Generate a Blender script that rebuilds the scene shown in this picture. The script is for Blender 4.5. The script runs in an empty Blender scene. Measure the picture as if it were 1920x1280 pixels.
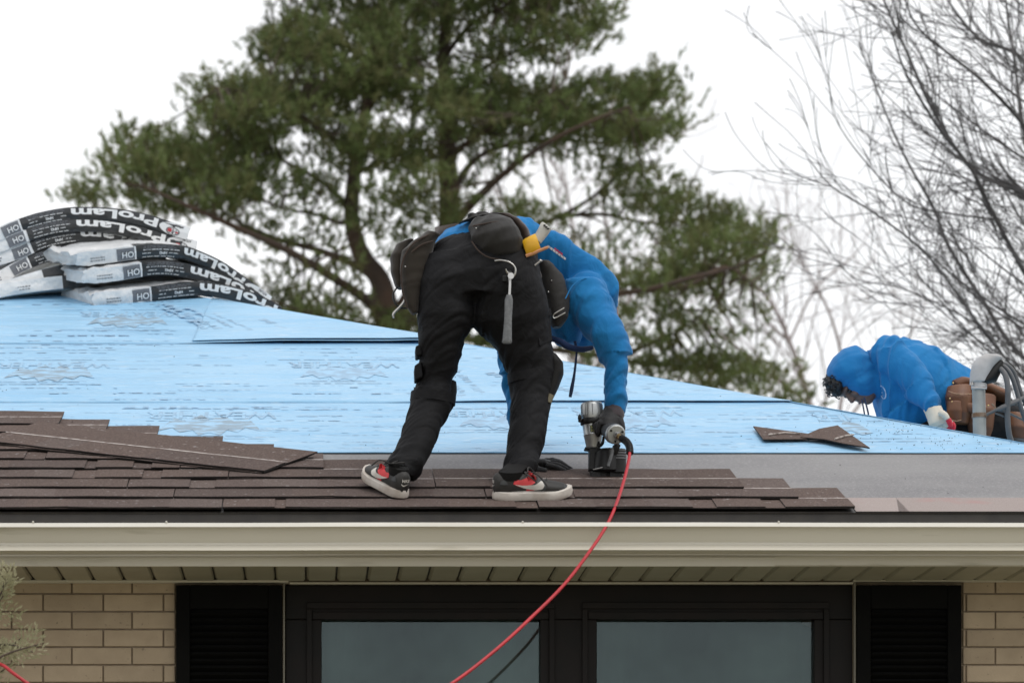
import bpy, bmesh, math, random
import numpy as np
from mathutils import Vector, Matrix, noise, Quaternion

random.seed(7)
rng = np.random.default_rng(7)
C = bpy.context.scene.collection
scene = bpy.context.scene

# ------------------------------------------------------------------ camera, sky, sun
F, CX, CY, CAMZ = 6330.0, 582.0, 1845.0, 1.6
cd = bpy.data.cameras.new('camera')
cam = bpy.data.objects.new('camera', cd)
C.objects.link(cam)
cam.location = (0, 0, CAMZ)
cam.rotation_euler = (math.radians(90), 0, 0)
cd.sensor_width = 36
cd.lens = F / 1920 * 36
cd.shift_x = (960 - CX) / 1920
cd.shift_y = (CY - 640) / 1920
cd.clip_start = 0.5
cd.clip_end = 2000
cd.dof.use_dof = True
cd.dof.focus_distance = 13.7
cd.dof.aperture_fstop = 4.2
scene.camera = cam

SUN_EL, SUN_AZ = math.radians(58), math.radians(200)
w = bpy.data.worlds.new('World')
scene.world = w
w.use_nodes = True
nt = w.node_tree
nt.nodes.clear()
sky = nt.nodes.new('ShaderNodeTexSky')
sky.sky_type = 'NISHITA'
sky.sun_disc = False
sky.sun_elevation = SUN_EL
sky.sun_rotation = SUN_AZ
bg_sky = nt.nodes.new('ShaderNodeBackground')
bg_sky.inputs[1].default_value = 0.08
nt.links.new(sky.outputs[0], bg_sky.inputs[0])
tc = nt.nodes.new('ShaderNodeTexCoord')
mp = nt.nodes.new('ShaderNodeMapping')
mp.inputs['Scale'].default_value = (2.2, 2.2, 5.0)
nz = nt.nodes.new('ShaderNodeTexNoise')
nz.inputs['Scale'].default_value = 1.6
nz.inputs['Detail'].default_value = 4
cr = nt.nodes.new('ShaderNodeValToRGB')
cr.color_ramp.elements[0].position = 0.3
cr.color_ramp.elements[0].color = (0.78, 0.785, 0.80, 1)
cr.color_ramp.elements[1].position = 0.62
cr.color_ramp.elements[1].color = (0.97, 0.97, 0.97, 1)
bg_cl = nt.nodes.new('ShaderNodeBackground')
bg_cl.inputs[1].default_value = 1.0
nt.links.new(tc.outputs['Generated'], mp.inputs[0])
nt.links.new(mp.outputs[0], nz.inputs['Vector'])
nt.links.new(nz.outputs['Fac'], cr.inputs[0])
nt.links.new(cr.outputs[0], bg_cl.inputs[0])
mx = nt.nodes.new('ShaderNodeMixShader')
mx.inputs[0].default_value = 0.9          # nine tenths overcast
nt.links.new(bg_sky.outputs[0], mx.inputs[1])
nt.links.new(bg_cl.outputs[0], mx.inputs[2])
wo = nt.nodes.new('ShaderNodeOutputWorld')
nt.links.new(mx.outputs[0], wo.inputs[0])

ld = bpy.data.lights.new('sun', 'SUN')
ld.energy = 0.9
ld.angle = math.radians(25)
ld.color = (1.0, 0.97, 0.93)
sun = bpy.data.objects.new('sun', ld)
C.objects.link(sun)
# the light comes from high on the camera's side, a little to the right
sdir = Vector((0.35, -0.45, 1.0)).normalized()
sky.sun_elevation = math.asin(sdir.z)
sky.sun_rotation = math.atan2(sdir.x, sdir.y)
sun.rotation_euler = sdir.to_track_quat('Z', 'Y').to_euler()

scene.view_settings.view_transform = 'Standard'
try:
    scene.view_settings.look = 'None'
except Exception:
    pass
scene.view_settings.exposure = 0.38
scene.view_settings.gamma = 1.0
scene.view_settings.use_curve_mapping = False
scene.render.film_transparent = False
scene.cycles.max_bounces = 8

# ------------------------------------------------------------------ measuring helpers
TA = 0.374                       # roof pitch (tangent)
AL = math.atan(TA)
SA, CA = math.sin(AL), math.cos(AL)
EY, EZ = 12.5, 3.344             # eave line
XH = 4.06                        # hip corner at the eave
RY = 17.38                       # ridge line


def P(px, py, Y):
    """world point at depth Y that was measured at photo pixel (px, py)"""
    return Vector(((px - CX) / F * Y, Y, CAMZ + (CY - py) / F * Y))


def zr(Y):
    return EZ + TA * (Y - EY)


def R(px, py):
    """where the sight line through a photo pixel meets the front roof slope -> (x, Y)"""
    k = (CY - py) / F
    Y = (TA * EY - (EZ - CAMZ)) / (TA - k)
    return (px - CX) / F * Y, Y


def RP(x, Y, h=0.0):
    """point on the front slope, lifted h along its normal"""
    return Vector((x, Y - h * SA, zr(Y) + h * CA))


# ------------------------------------------------------------------ object helpers
def prop(o, label=None, cat=None, group=None, kind=None):
    if label: o['label'] = label
    if cat: o['category'] = cat
    if group: o['group'] = group
    if kind: o['kind'] = kind
    return o


def thing(name, label, cat, loc=(0, 0, 0), group=None, kind=None):
    o = bpy.data.objects.new(name, None)
    o.empty_display_size = 0.1
    C.objects.link(o)
    o.location = loc
    return prop(o, label, cat, group, kind)


def par(o, p):
    if p is not None:
        o.parent = p
        if p.type == 'EMPTY':
            o.matrix_parent_inverse = Matrix.Translation(-Vector(p.location))
    return o


def link_mesh(name, me, parent=None, label=None):
    o = bpy.data.objects.new(name, me)
    C.objects.link(o)
    par(o, parent)
    if label: o['label'] = label
    return o


def mesh(name, verts, faces, mats, parent=None, smooth=False, midx=None, label=None, recalc=False):
    me = bpy.data.meshes.new(name)
    me.from_pydata([tuple(v) for v in verts], [], faces)
    if not isinstance(mats, (list, tuple)): mats = [mats]
    for m in mats: me.materials.append(m)
    if midx is not None:
        me.polygons.foreach_set('material_index', midx)
    if recalc:
        bm = bmesh.new(); bm.from_mesh(me)
        bmesh.ops.recalc_face_normals(bm, faces=bm.faces)
        bm.to_mesh(me); bm.free()
    if smooth:
        me.polygons.foreach_set('use_smooth', [True] * len(me.polygons))
    me.update()
    return link_mesh(name, me, parent, label)


class MB:
    """collects shapes for one mesh object"""
    def __init__(s): s.v = []; s.f = []; s.m = []
    def add(s, vs, fs, m=0):
        b = len(s.v)
        s.v += [tuple(x) for x in vs]
        s.f += [tuple(i + b for i in f) for f in fs]
        s.m += [m] * len(fs)
        return s
    def box(s, lo, hi, m=0, M=None):
        x0, y0, z0 = lo; x1, y1, z1 = hi
        vs = [Vector(p) for p in ((x0,y0,z0),(x1,y0,z0),(x1,y1,z0),(x0,y1,z0),(x0,y0,z1),(x1,y0,z1),(x1,y1,z1),(x0,y1,z1))]
        if M is not None: vs = [M @ p for p in vs]
        return s.add(vs, [(0,3,2,1),(4,5,6,7),(0,1,5,4),(1,2,6,5),(2,3,7,6),(3,0,4,7)], m)
    def tube(s, pts, rad, n=10, m=0, caps=True):
        v, f = tube(pts, rad, n, caps)
        return s.add(v, f, m)
    def loft(s, rings, n=20, m=0):
        v, f = loft(rings, n)
        return s.add(v, f, m)
    def ell(s, c, r, m=0, M=None, n=16):
        v, f = ellipsoid(c, r, n, M)
        return s.add(v, f, m)
    def build(s, name, mats, parent=None, smooth=False, label=None, bevel=0, recalc=True):
        o = mesh(name, s.v, s.f, mats, parent, smooth, s.m, label, recalc)
        if bevel:
            b = o.modifiers.new('bevel', 'BEVEL'); b.width = bevel; b.segments = 2; b.limit_method = 'ANGLE'
        if smooth:
            try:
                o.data.set_sharp_from_angle(angle=math.radians(50))
            except Exception:
                pass
        return o


def catmull(pts, n=8):
    pts = [Vector(p) for p in pts]
    if len(pts) < 3: 
        return [pts[0].lerp(pts[-1], i / n) for i in range(n + 1)]
    out = []
    q = [pts[0] * 2 - pts[1]] + pts + [pts[-1] * 2 - pts[-2]]
    for i in range(1, len(q) - 2):
        a, b, c, d = q[i - 1], q[i], q[i + 1], q[i + 2]
        for k in range(n):
            t = k / n
            out.append(0.5 * ((2 * b) + (c - a) * t + (2 * a - 5 * b + 4 * c - d) * t * t + (3 * b - a - 3 * c + d) * t ** 3))
    out.append(pts[-1])
    return out


def tube(pts, rad, n=10, caps=True):
    pts = [Vector(p) for p in pts]
    N = len(pts)
    if not isinstance(rad, (list, tuple)): rad = [rad] * N
    elif len(rad) != N:
        rad = [float(np.interp(i / (N - 1), np.linspace(0, 1, len(rad)), rad)) for i in range(N)]
    vs, fs = [], []
    t = (pts[1] - pts[0]).normalized()
    up = Vector((0, 0, 1)) if abs(t.z) < 0.9 else Vector((1, 0, 0))
    u = t.cross(up).normalized()
    for i, p in enumerate(pts):
        t2 = (pts[min(i + 1, N - 1)] - pts[max(i - 1, 0)]).normalized()
        u = (u - t2 * u.dot(t2)).normalized()
        v = t2.cross(u)
        for k in range(n):
            a = 2 * math.pi * k / n
            vs.append(p + (u * math.cos(a) + v * math.sin(a)) * rad[i])
    for i in range(N - 1):
        for k in range(n):
            k2 = (k + 1) % n
            fs.append((i * n + k, i * n + k2, (i + 1) * n + k2, (i + 1) * n + k))
    if caps:
        fs.append(tuple(range(n - 1, -1, -1)))
        fs.append(tuple((N - 1) * n + k for k in range(n)))
    return vs, fs


def loft(rings, n=20):
    """rings: (centre, half axis u, half axis v)"""
    vs, fs = [], []
    for c, u, v in rings:
        c, u, v = Vector(c), Vector(u), Vector(v)
        for k in range(n):
            a = 2 * math.pi * k / n
            vs.append(c + u * math.cos(a) + v * math.sin(a))
    N = len(rings)
    for i in range(N - 1):
        for k in range(n):
            k2 = (k + 1) % n
            fs.append((i * n + k, i * n + k2, (i + 1) * n + k2, (i + 1) * n + k))
    fs.append(tuple(range(n - 1, -1, -1)))
    fs.append(tuple((N - 1) * n + k for k in range(n)))
    return vs, fs


def ellipsoid(c, r, n=16, M=None):
    c = Vector(c)
    if not isinstance(r, (tuple, list)): r = (r, r, r)
    vs, fs = [], []
    m = max(6, n // 2)
    vs.append(Vector((0, 0, r[2])))
    for i in range(1, m):
        ph = math.pi * i / m
        for k in range(n):
            a = 2 * math.pi * k / n
            vs.append(Vector((r[0] * math.sin(ph) * math.cos(a), r[1] * math.sin(ph) * math.sin(a), r[2] * math.cos(ph))))
    vs.append(Vector((0, 0, -r[2])))
    for k in range(n):
        fs.append((0, 1 + k, 1 + (k + 1) % n))
    for i in range(m - 2):
        for k in range(n):
            a = 1 + i * n
            fs.append((a + k, a + n + k, a + n + (k + 1) % n, a + (k + 1) % n))
    a = 1 + (m - 2) * n
    for k in range(n):
        fs.append((a + k, len(vs) - 1, a + (k + 1) % n))
    if M is not None: vs = [M @ v for v in vs]
    return [v + c for v in vs], fs


def pxr(l, r, Y, dr, k=1.0):
    """limb ring measured by its two outline pixels"""
    a, b = P(l[0], l[1], Y), P(r[0], r[1], Y)
    return ((a + b) / 2, (b - a) / 2 * k, Vector((0, dr * k, 0)))


def fuse(mb, voxel=0.008, smooth=6):
    """one continuous surface out of overlapping closed shapes"""
    me = bpy.data.meshes.new('tmp')
    me.from_pydata(mb.v, [], mb.f)
    bm = bmesh.new(); bm.from_mesh(me)
    bmesh.ops.recalc_face_normals(bm, faces=bm.faces)
    bm.to_mesh(me); bm.free()
    o = bpy.data.objects.new('tmp', me)
    C.objects.link(o)
    m = o.modifiers.new('r', 'REMESH'); m.mode = 'VOXEL'; m.voxel_size = voxel
    dg = bpy.context.evaluated_depsgraph_get(); dg.update()
    out = bpy.data.meshes.new_from_object(o.evaluated_get(dg))
    bpy.data.objects.remove(o); bpy.data.meshes.remove(me)
    n = len(out.vertices)
    co = np.empty(n * 3); out.vertices.foreach_get('co', co); co = co.reshape(-1, 3)
    ed = np.empty(len(out.edges) * 2, dtype=np.int64); out.edges.foreach_get('vertices', ed); ed = ed.reshape(-1, 2)
    deg = np.bincount(ed.ravel(), minlength=n).astype(float)[:, None]
    for it in range(smooth):
        for lam in (0.5, -0.42):
            acc = np.zeros_like(co)
            np.add.at(acc, ed[:, 0], co[ed[:, 1]]); np.add.at(acc, ed[:, 1], co[ed[:, 0]])
            co = co + lam * (acc / np.maximum(deg, 1) - co)
    out.vertices.foreach_set('co', co.ravel())
    out.polygons.foreach_set('use_smooth', [True] * len(out.polygons))
    out.update()
    return out


def folds(me, limbs, amp=0.006, freq=16.0, joints=(), base=0.35, jr=0.12, skew=0.5, seed=0.0, valley=False):
    """cloth folds: ridges running round the nearest limb, deeper near the joints"""
    n = len(me.vertices)
    co = np.empty(n * 3); me.vertices.foreach_get('co', co); co = co.reshape(-1, 3)
    no = np.empty(n * 3); me.vertices.foreach_get('normal', no); no = no.reshape(-1, 3)
    best = np.full(n, 1e9); idx = np.zeros(n, int)
    for i, (A, B) in enumerate(limbs):
        A = np.array(A); B = np.array(B); d = B - A; L = d @ d
        t = np.clip((co - A) @ d / L, 0, 1)
        dist = np.linalg.norm(co - (A + t[:, None] * d), axis=1)
        sel = dist < best
        best[sel] = dist[sel]; idx[sel] = i
    wj = np.full(n, base)
    for J in joints:
        dd = np.linalg.norm(co - np.array(J), axis=1)
        wj = np.maximum(wj, base + (1 - base) * np.exp(-(dd / jr) ** 2))
    out = co.copy()
    for i in range(n):
        A, B = limbs[idx[i]]
        a = (Vector(B) - Vector(A)).normalized()
        p = Vector(co[i]) - Vector(A)
        ax = p.dot(a); pe = p - a * ax
        q = Vector((ax * freq + (pe.x * skew + pe.z * 0.3 - pe.y * skew) * freq * 0.6 + seed, pe.x * freq * 0.28 + idx[i] * 3.1, (pe.y + pe.z) * freq * 0.28))
        q += Vector((noise.noise(q * 0.5 + Vector((3, 7, 1))) * 0.9, 0, 0))
        r = 1 - 2.2 * abs(noise.noise(q))
        r = r if r > 0 else r * 0.6
        if valley: r = min(1.0, 2.6 * abs(noise.noise(q))) * 1.5 - 0.9
        r2 = noise.noise(q * 0.45 + Vector((9, 4, 2)))
        out[i] += no[i] * amp * wj[i] * (r * 0.75 - 0.45 + r2 * 0.9)
    me.vertices.foreach_set('co', out.ravel())
    me.update()
    return me


_txt = {}
def text_mesh(s, bold=0.0):
    """flat glyph outlines of a word, unit size: (list of 2D points, faces, width)"""
    key = (s, bold)
    if key in _txt: return _txt[key]
    cu = bpy.data.curves.new('t', 'FONT')
    cu.body = s; cu.size = 1.0; cu.offset = bold; cu.resolution_u = 3
    cu.fill_mode = 'BOTH' if hasattr(cu, 'fill_mode') else cu.fill_mode
    o = bpy.data.objects.new('t', cu)
    C.objects.link(o)
    dg = bpy.context.evaluated_depsgraph_get(); dg.update()
    me = bpy.data.meshes.new_from_object(o.evaluated_get(dg))
    v = [(p.co.x, p.co.y) for p in me.vertices]
    f = [tuple(p.vertices) for p in me.polygons]
    bpy.data.objects.remove(o); bpy.data.curves.remove(cu); bpy.data.meshes.remove(me)
    x0 = min(p[0] for p in v); x1 = max(p[0] for p in v)
    v = [(p[0] - x0, p[1]) for p in v]
    _txt[key] = (v, f, x1 - x0)
    return _txt[key]


# ------------------------------------------------------------------ materials
def mat(name, col, rough=0.7, col2=None, nscale=8.0, lo=0.35, hi=0.65, bump=0.0, bscale=60.0, bdist=0.004, metal=0.0,
        spec=0.5, rnd=0.0, detail=4.0, stretch=(1, 1, 1), sheen=0.0, col3=None, n3=30.0, lo3=0.6, hi3=0.7, coat=0.0):
    m = bpy.data.materials.new(name)
    m.use_nodes = True
    t = m.node_tree; N = t.nodes; L = t.links
    b = N['Principled BSDF']
    b.inputs['Base Color'].default_value = (*col, 1)
    b.inputs['Roughness'].default_value = rough
    b.inputs['Metallic'].default_value = metal
    b.inputs['Specular IOR Level'].default_value = spec
    if sheen: b.inputs['Sheen Weight'].default_value = sheen
    if coat: b.inputs['Coat Weight'].default_value = coat
    tc = N.new('ShaderNodeTexCoord'); mp = N.new('ShaderNodeMapping')
    mp.inputs['Scale'].default_value = stretch
    L.new(tc.outputs['Object'], mp.inputs[0])
    vec = mp.outputs[0]
    if rnd:
        oi = N.new('ShaderNodeObjectInfo')
        ad = N.new('ShaderNodeVectorMath'); ad.operation = 'ADD'
        sc = N.new('ShaderNodeMath'); sc.operation = 'MULTIPLY'; sc.inputs[1].default_value = 37.0
        L.new(oi.outputs['Random'], sc.inputs[0])
        L.new(vec, ad.inputs[0]); L.new(sc.outputs[0], ad.inputs[1])
        vec = ad.outputs[0]
    last = None
    if col2 is not None:
        n = N.new('ShaderNodeTexNoise'); n.inputs['Scale'].default_value = nscale; n.inputs['Detail'].default_value = detail
        L.new(vec, n.inputs['Vector'])
        r = N.new('ShaderNodeMapRange'); r.inputs['From Min'].default_value = lo; r.inputs['From Max'].default_value = hi
        L.new(n.outputs['Fac'], r.inputs['Value'])
        mxn = N.new('ShaderNodeMix'); mxn.data_type = 'RGBA'
        mxn.inputs['A'].default_value = (*col, 1); mxn.inputs['B'].default_value = (*col2, 1)
        L.new(r.outputs[0], mxn.inputs['Factor'])
        last = mxn.outputs['Result']
    if col3 is not None:
        n = N.new('ShaderNodeTexNoise'); n.inputs['Scale'].default_value = n3; n.inputs['Detail'].default_value = 6
        L.new(vec, n.inputs['Vector'])
        r = N.new('ShaderNodeMapRange'); r.inputs['From Min'].default_value = lo3; r.inputs['From Max'].default_value = hi3
        L.new(n.outputs['Fac'], r.inputs['Value'])
        m3 = N.new('ShaderNodeMix'); m3.data_type = 'RGBA'
        m3.inputs['B'].default_value = (*col3, 1)
        if last is not None: L.new(last, m3.inputs['A'])
        else: m3.inputs['A'].default_value = (*col, 1)
        L.new(r.outputs[0], m3.inputs['Factor'])
        last = m3.outputs['Result']
    if rnd:
        hv = N.new('ShaderNodeHueSaturation')
        mr = N.new('ShaderNodeMapRange'); mr.inputs['To Min'].default_value = 1 - rnd; mr.inputs['To Max'].default_value = 1 + rnd
        L.new(oi.outputs['Random'], mr.inputs['Value']); L.new(mr.outputs[0], hv.inputs['Value'])
        if last is not None: L.new(last, hv.inputs['Color'])
        else: hv.inputs['Color'].default_value = (*col, 1)
        last = hv.outputs[0]
    if last is not None: L.new(last, b.inputs['Base Color'])
    if bump:
        n = N.new('ShaderNodeTexNoise'); n.inputs['Scale'].default_value = bscale; n.inputs['Detail'].default_value = 5
        L.new(vec, n.inputs['Vector'])
        bp = N.new('ShaderNodeBump'); bp.inputs['Strength'].default_value = bump; bp.inputs['Distance'].default_value = bdist
        L.new(n.outputs['Fac'], bp.inputs['Height']); L.new(bp.outputs[0], b.inputs['Normal'])
    return m
# ------------------------------------------------------------------ ground
M_lawn = mat('lawn', (0.20, 0.19, 0.13), 0.95, (0.24, 0.22, 0.16), 0.6, bump=0.4, bscale=30, bdist=0.02)
g = mesh('ground', [(-700, -700, 0), (700, -700, 0), (700, 900, 0), (-700, 900, 0)], [(0, 1, 2, 3)], M_lawn)
prop(g, 'patchy dormant lawn around the house', 'ground', kind='structure')

# ------------------------------------------------------------------ house
M_mortar = mat('mortar', (0.27, 0.215, 0.155), 0.95, (0.33, 0.265, 0.195), 30, bump=0.3)
M_brick = mat('brick', (0.475, 0.375, 0.265), 0.85, (0.39, 0.305, 0.213), 11, lo=0.3, hi=0.75, detail=6, rnd=0.09, bump=0.45, bscale=120, bdist=0.003, col3=(0.25, 0.2, 0.15), n3=60, lo3=0.66, hi3=0.74)
M_alu = mat('painted_aluminium', (0.62, 0.585, 0.50), 0.42, (0.56, 0.525, 0.44), 2.0, stretch=(0.4, 3, 3), col3=(0.36, 0.33, 0.25), n3=7, lo3=0.62, hi3=0.82, bump=0.12, bscale=4, bdist=0.01)
M_lip = mat('gutter_lip', (0.58, 0.555, 0.49), 0.42, (0.53, 0.505, 0.44), 3)
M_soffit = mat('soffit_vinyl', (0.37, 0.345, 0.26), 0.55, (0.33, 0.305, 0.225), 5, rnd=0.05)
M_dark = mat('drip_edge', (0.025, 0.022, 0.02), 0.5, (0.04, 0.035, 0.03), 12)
M_black = mat('black_joinery', (0.006, 0.0055, 0.0055), 0.6, (0.010, 0.007, 0.0065), 6, spec=0.25)
M_shut = mat('black_shutter', (0.0028, 0.0028, 0.0028), 0.75, (0.0045, 0.0045, 0.004), 9, spec=0.1)
M_deck = mat('roof_deck', (0.35, 0.25, 0.15), 0.85, (0.28, 0.2, 0.11), 5)

house = thing('brick_house', 'bungalow with pale brick walls, black shutters and a half-shingled blue hip roof', 'house', (0, 13, 0))
WY = 13.0          # front wall plane
# wall backing: a shell with the window opening cut out
WX0, WX1, WYB = -8.4, 3.55, 21.75
wx0, wx1 = P(533, 0, WY).x, P(1601, 0, WY).x      # window opening
wzt = P(0, 1094, WY).z
wzb = wzt - 1.45
mb = MB()
def wall_quad(x0, x1, z0, z1):
    mb.box((x0, WY + 0.012, z0), (x1, WY + 0.20, z1))
wall_quad(WX0, wx0, 0, 3.2); wall_quad(wx1, WX1, 0, 3.2); wall_quad(wx0, wx1, 0, wzb); wall_quad(wx0, wx1, wzt + 0.003, 3.2)
mb.box((WX0, WY + 0.21, 0), (WX0 + 0.2, WYB, 3.2)); mb.box((WX1 - 0.2, WY + 0.21, 0), (WX1, WYB, 3.2))
mb.box((WX0, WYB + 0.005, 0), (WX1, WYB + 0.2, 3.2))
wall = mb.build('wall', M_mortar, house)
# bricks in view, one by one
BW, BH, J = 0.2262, 0.0625, 0.0058
bm_ = MB(); bm_.box((0, 0, 0), (BW, 0.09, BH)); bo = bm_.build('brick', M_brick, wall, bevel=0.003)
bhalf = MB(); bhalf.box((0, 0, 0), (BW * 0.46, 0.09, BH))
BRICK = bo.data
C.objects.unlink(bo); bpy.data.objects.remove(bo)
bl = {}
def put_brick(x, z, ln):
    key = round(ln, 3)
    if key not in bl:
        q = MB(); q.box((0, 0, 0), (ln, 0.09, BH))
        o = q.build('brick', M_brick, wall, bevel=0.003); bl[key] = o.data
    else:
        o = bpy.data.objects.new('brick', bl[key]); C.objects.link(o); o.parent = wall
        b = o.modifiers.new('bevel', 'BEVEL'); b.width = 0.003; b.segments = 2
    o.location = (x, WY + random.uniform(-0.0012, 0.0012), z)
    o.rotation_euler = (random.uniform(-.004, .004), 0, random.uniform(-.003, .003))
pitch = BW + J
zt = P(0, 1111, WY).z
for row in range(9):
    z = zt - row * (BH + J) + 0.0
    ztop = 3.146
    # left pier, between the frame edge and the shutter
    xr = P(329, 0, WY).x
    off = P(249 if row % 2 == 0 else 195, 0, WY).x
    x = off + pitch
    while x > -1.75:
        x -= pitch
        ln = min(BW, xr - x - 0.002)
        if ln > 0.02: put_brick(x, z, ln)
    x = off + pitch
    if xr - x > 0.02: put_brick(x, z, min(BW, xr - x - 0.002))
    xl = P(1806, 0, WY).x
    off = P(1868 if row % 2 == 0 else 1813, 0, WY).x
    first = True
    x = off
    put_brick(xl, z, off - J - xl)
    while x < 3.5 - BW:
        put_brick(x, z, BW); x += pitch
# soldier course hidden above is the cut top row
zc = zt + BH + J
for x0, x1, off in ((-1.75, P(329, 0, WY).x, P(135, 0, WY).x), (P(1806, 0, WY).x, 3.5, P(1815, 0, WY).x)):
    x = off - pitch * 8
    while x < x1:
        a, b = max(x, x0), min(x + BW, x1)
        if b - a > 0.02:
            q = MB(); q.box((0, 0, 0), (b - a, 0.09, min(BH, 3.149 - zc)))
            o = q.build('brick', M_brick, wall, bevel=0.002); o.location = (a, WY, zc)
        x += pitch

# ---- window
def px_box(mb, x0, y0, x1, y1, Y, d, m=0):
    a, b = P(x0, y1, Y), P(x1, y0, Y)
    mb.box((a.x, Y, a.z), (b.x, Y + d, b.z), m)
win = MB()
WB = 1760
px_box(win, 535, 1096, 1599, 1160, 13.03, 0.06)             # head
px_box(win, 535, 1160.4, 603, WB, 13.03, 0.06)
px_box(win, 1013, 1160.4, 1119, WB, 13.03, 0.06)
px_box(win, 1527, 1160.4, 1599, WB, 13.03, 0.06)
px_box(win, 603.5, WB - 40, 1012.5, WB, 13.03, 0.06)
px_box(win, 1119.5, WB - 40, 1526.5, WB, 13.03, 0.06)
window = win.build('window', M_black, house, bevel=0.004)
fr = MB()
for x0, x1 in ((575, 1040), (1092, 1555)):                   # stepped inner frames
    px_box(fr, x0, 1128, x1, 1140, 13.015, 0.013)
    px_box(fr, x0, 1140.5, x0 + 10, WB, 13.015, 0.013)
    px_box(fr, x1 - 10, 1140.5, x1, WB, 13.015, 0.013)
for x0, x1 in ((586, 1029), (1103, 1544)):
    px_box(fr, x0, 1146, x1, 1160, 13.022, 0.006)
fr.build('frame', M_black, window, bevel=0.002)
M_seam = mat('seam_trim', (0.26, 0.24, 0.19), 0.5)
sm = MB()
px_box(sm, 531, 1092, 534, WB, 12.99, 0.03); px_box(sm, 1601.5, 1086, 1604.5, WB, 12.99, 0.03)
sm.build('edge_trim', M_seam, window)

M_glass = bpy.data.materials.new('window_glass'); M_glass.use_nodes = True
t = M_glass.node_tree; b = t.nodes['Principled BSDF']
t.nodes.remove(b)
gl = t.nodes.new('ShaderNodeBsdfGlossy'); gl.inputs['Roughness'].default_value = 0.02; gl.inputs['Color'].default_value = (0.60, 0.70, 0.73, 1)
tr = t.nodes.new('ShaderNodeBsdfTransparent'); tr.inputs[0].default_value = (0.80, 0.86, 0.85, 1)
fz = t.nodes.new('ShaderNodeFresnel'); fz.inputs['IOR'].default_value = 1.55
nb = t.nodes.new('ShaderNodeTexNoise'); nb.inputs['Scale'].default_value = 2.0; nb.inputs['Detail'].default_value = 1
tcg = t.nodes.new('ShaderNodeTexCoord'); t.links.new(tcg.outputs['Object'], nb.inputs['Vector'])
bp = t.nodes.new('ShaderNodeBump'); bp.inputs['Strength'].default_value = 0.15; bp.inputs['Distance'].default_value = 0.02
t.links.new(nb.outputs['Fac'], bp.inputs['Height']); t.links.new(bp.outputs[0], gl.inputs['Normal'])
mxs = t.nodes.new('ShaderNodeMixShader'); t.links.new(fz.outputs[0], mxs.inputs[0]); t.links.new(tr.outputs[0], mxs.inputs[1]); t.links.new(gl.outputs[0], mxs.inputs[2])
t.links.new(mxs.outputs[0], t.nodes['Material Output'].inputs[0])
M_curtain = mat('curtain_with_reflections', (0.17, 0.20, 0.19), 0.9, (0.008, 0.011, 0.008), 1.7, lo=0.40, hi=0.64, detail=3)  # dark blotches paint the panes' mottled reflections into the curtain colour
for x0, x1 in ((603.2, 1012.7), (1119.2, 1526.7)):
    pb = MB(); px_box(pb, x0, 1160.2, x1, WB - 40.3, 13.075, 0.006)
    pb.build('pane', M_glass, window)
    a, c = P(x0 - 20, WB, 13.2), P(x1 + 20, 1140, 13.2)
    vs, fs = [], []
    n = 120
    stop = n if x0 < 1000 else int(n * 0.90)
    for i in range(n + 1):
        u = i / n
        x = a.x + (c.x - a.x) * u
        yy = 13.17 + 0.008 * math.sin(u * 23 + 2.5 * math.sin(u * 7)) + 0.003 * math.sin(u * 61 + 3 * math.sin(u * 5))
        vs += [(x, yy, a.z), (x, yy, c.z)]
    for i in range(stop): fs.append((2 * i, 2 * i + 2, 2 * i + 3, 2 * i + 1))
    if stop < n:   # the curtain's top corner has slipped off its rail
        for i in range(stop, n): vs[2 * i + 1] = (vs[2 * i + 1][0], vs[2 * i + 1][1], c.z - 0.06 - 0.5 * (i - stop) / n)
        for i in range(stop, n): fs.append((2 * i, 2 * i + 2, 2 * i + 3, 2 * i + 1))
    mesh('curtain', vs, fs, M_curtain, window, smooth=True)
M_room = mat('room_wall', (0.10, 0.09, 0.085), 0.9)
rb = MB(); rb.box((wx0 - 1, 16.0, 0.3), (wx1 + 1, 16.1, 3.14)); rb.box((wx0 - 1, 13.25, 0.2), (wx1 + 1, 16.0, 0.29))
rb.build('room_lining', M_room, house)

# ---- shutters: stiles, rails and louvre slats
for x0, x1 in ((330, 529), (1607, 1803)):
    s = MB()
    Y = 12.965
    px_box(s, x0, 1096, x0 + 26, WB, Y, 0.032); px_box(s, x1 - 26, 1096, x1, WB, Y, 0.032)
    px_box(s, x0 + 26.3, 1096, x1 - 26.3, 1140, Y, 0.032); px_box(s, x0 + 26.3, WB - 60, x1 - 26.3, WB, Y, 0.032)
    px_box(s, x0 + 26.3, 1140.5, x1 - 26.3, WB - 60.5, Y + 0.024, 0.006)
    sh = s.build('shutter', M_shut, house, bevel=0.003)
    q = MB()
    a, c = P(x0 + 27, 0, Y).x, P(x1 - 27, 0, Y).x
    Mx = Matrix.Rotation(math.radians(-32), 4, 'X')
    q.box((0, -0.013, -0.002), (c - a, 0.013, 0.002), M=Mx)
    slat = q.build('slat', M_shut, sh)
    z = P(0, 1152, Y).z
    slat.location = (a, Y + 0.012, z)
    for k in range(1, 36):
        o = slat.copy(); C.objects.link(o); o.parent = sh
        o.location = (a, Y + 0.012, z - k * 0.026)
        if o.location.z < P(0, WB - 75, Y).z: C.objects.unlink(o); bpy.data.objects.remove(o); break

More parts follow.
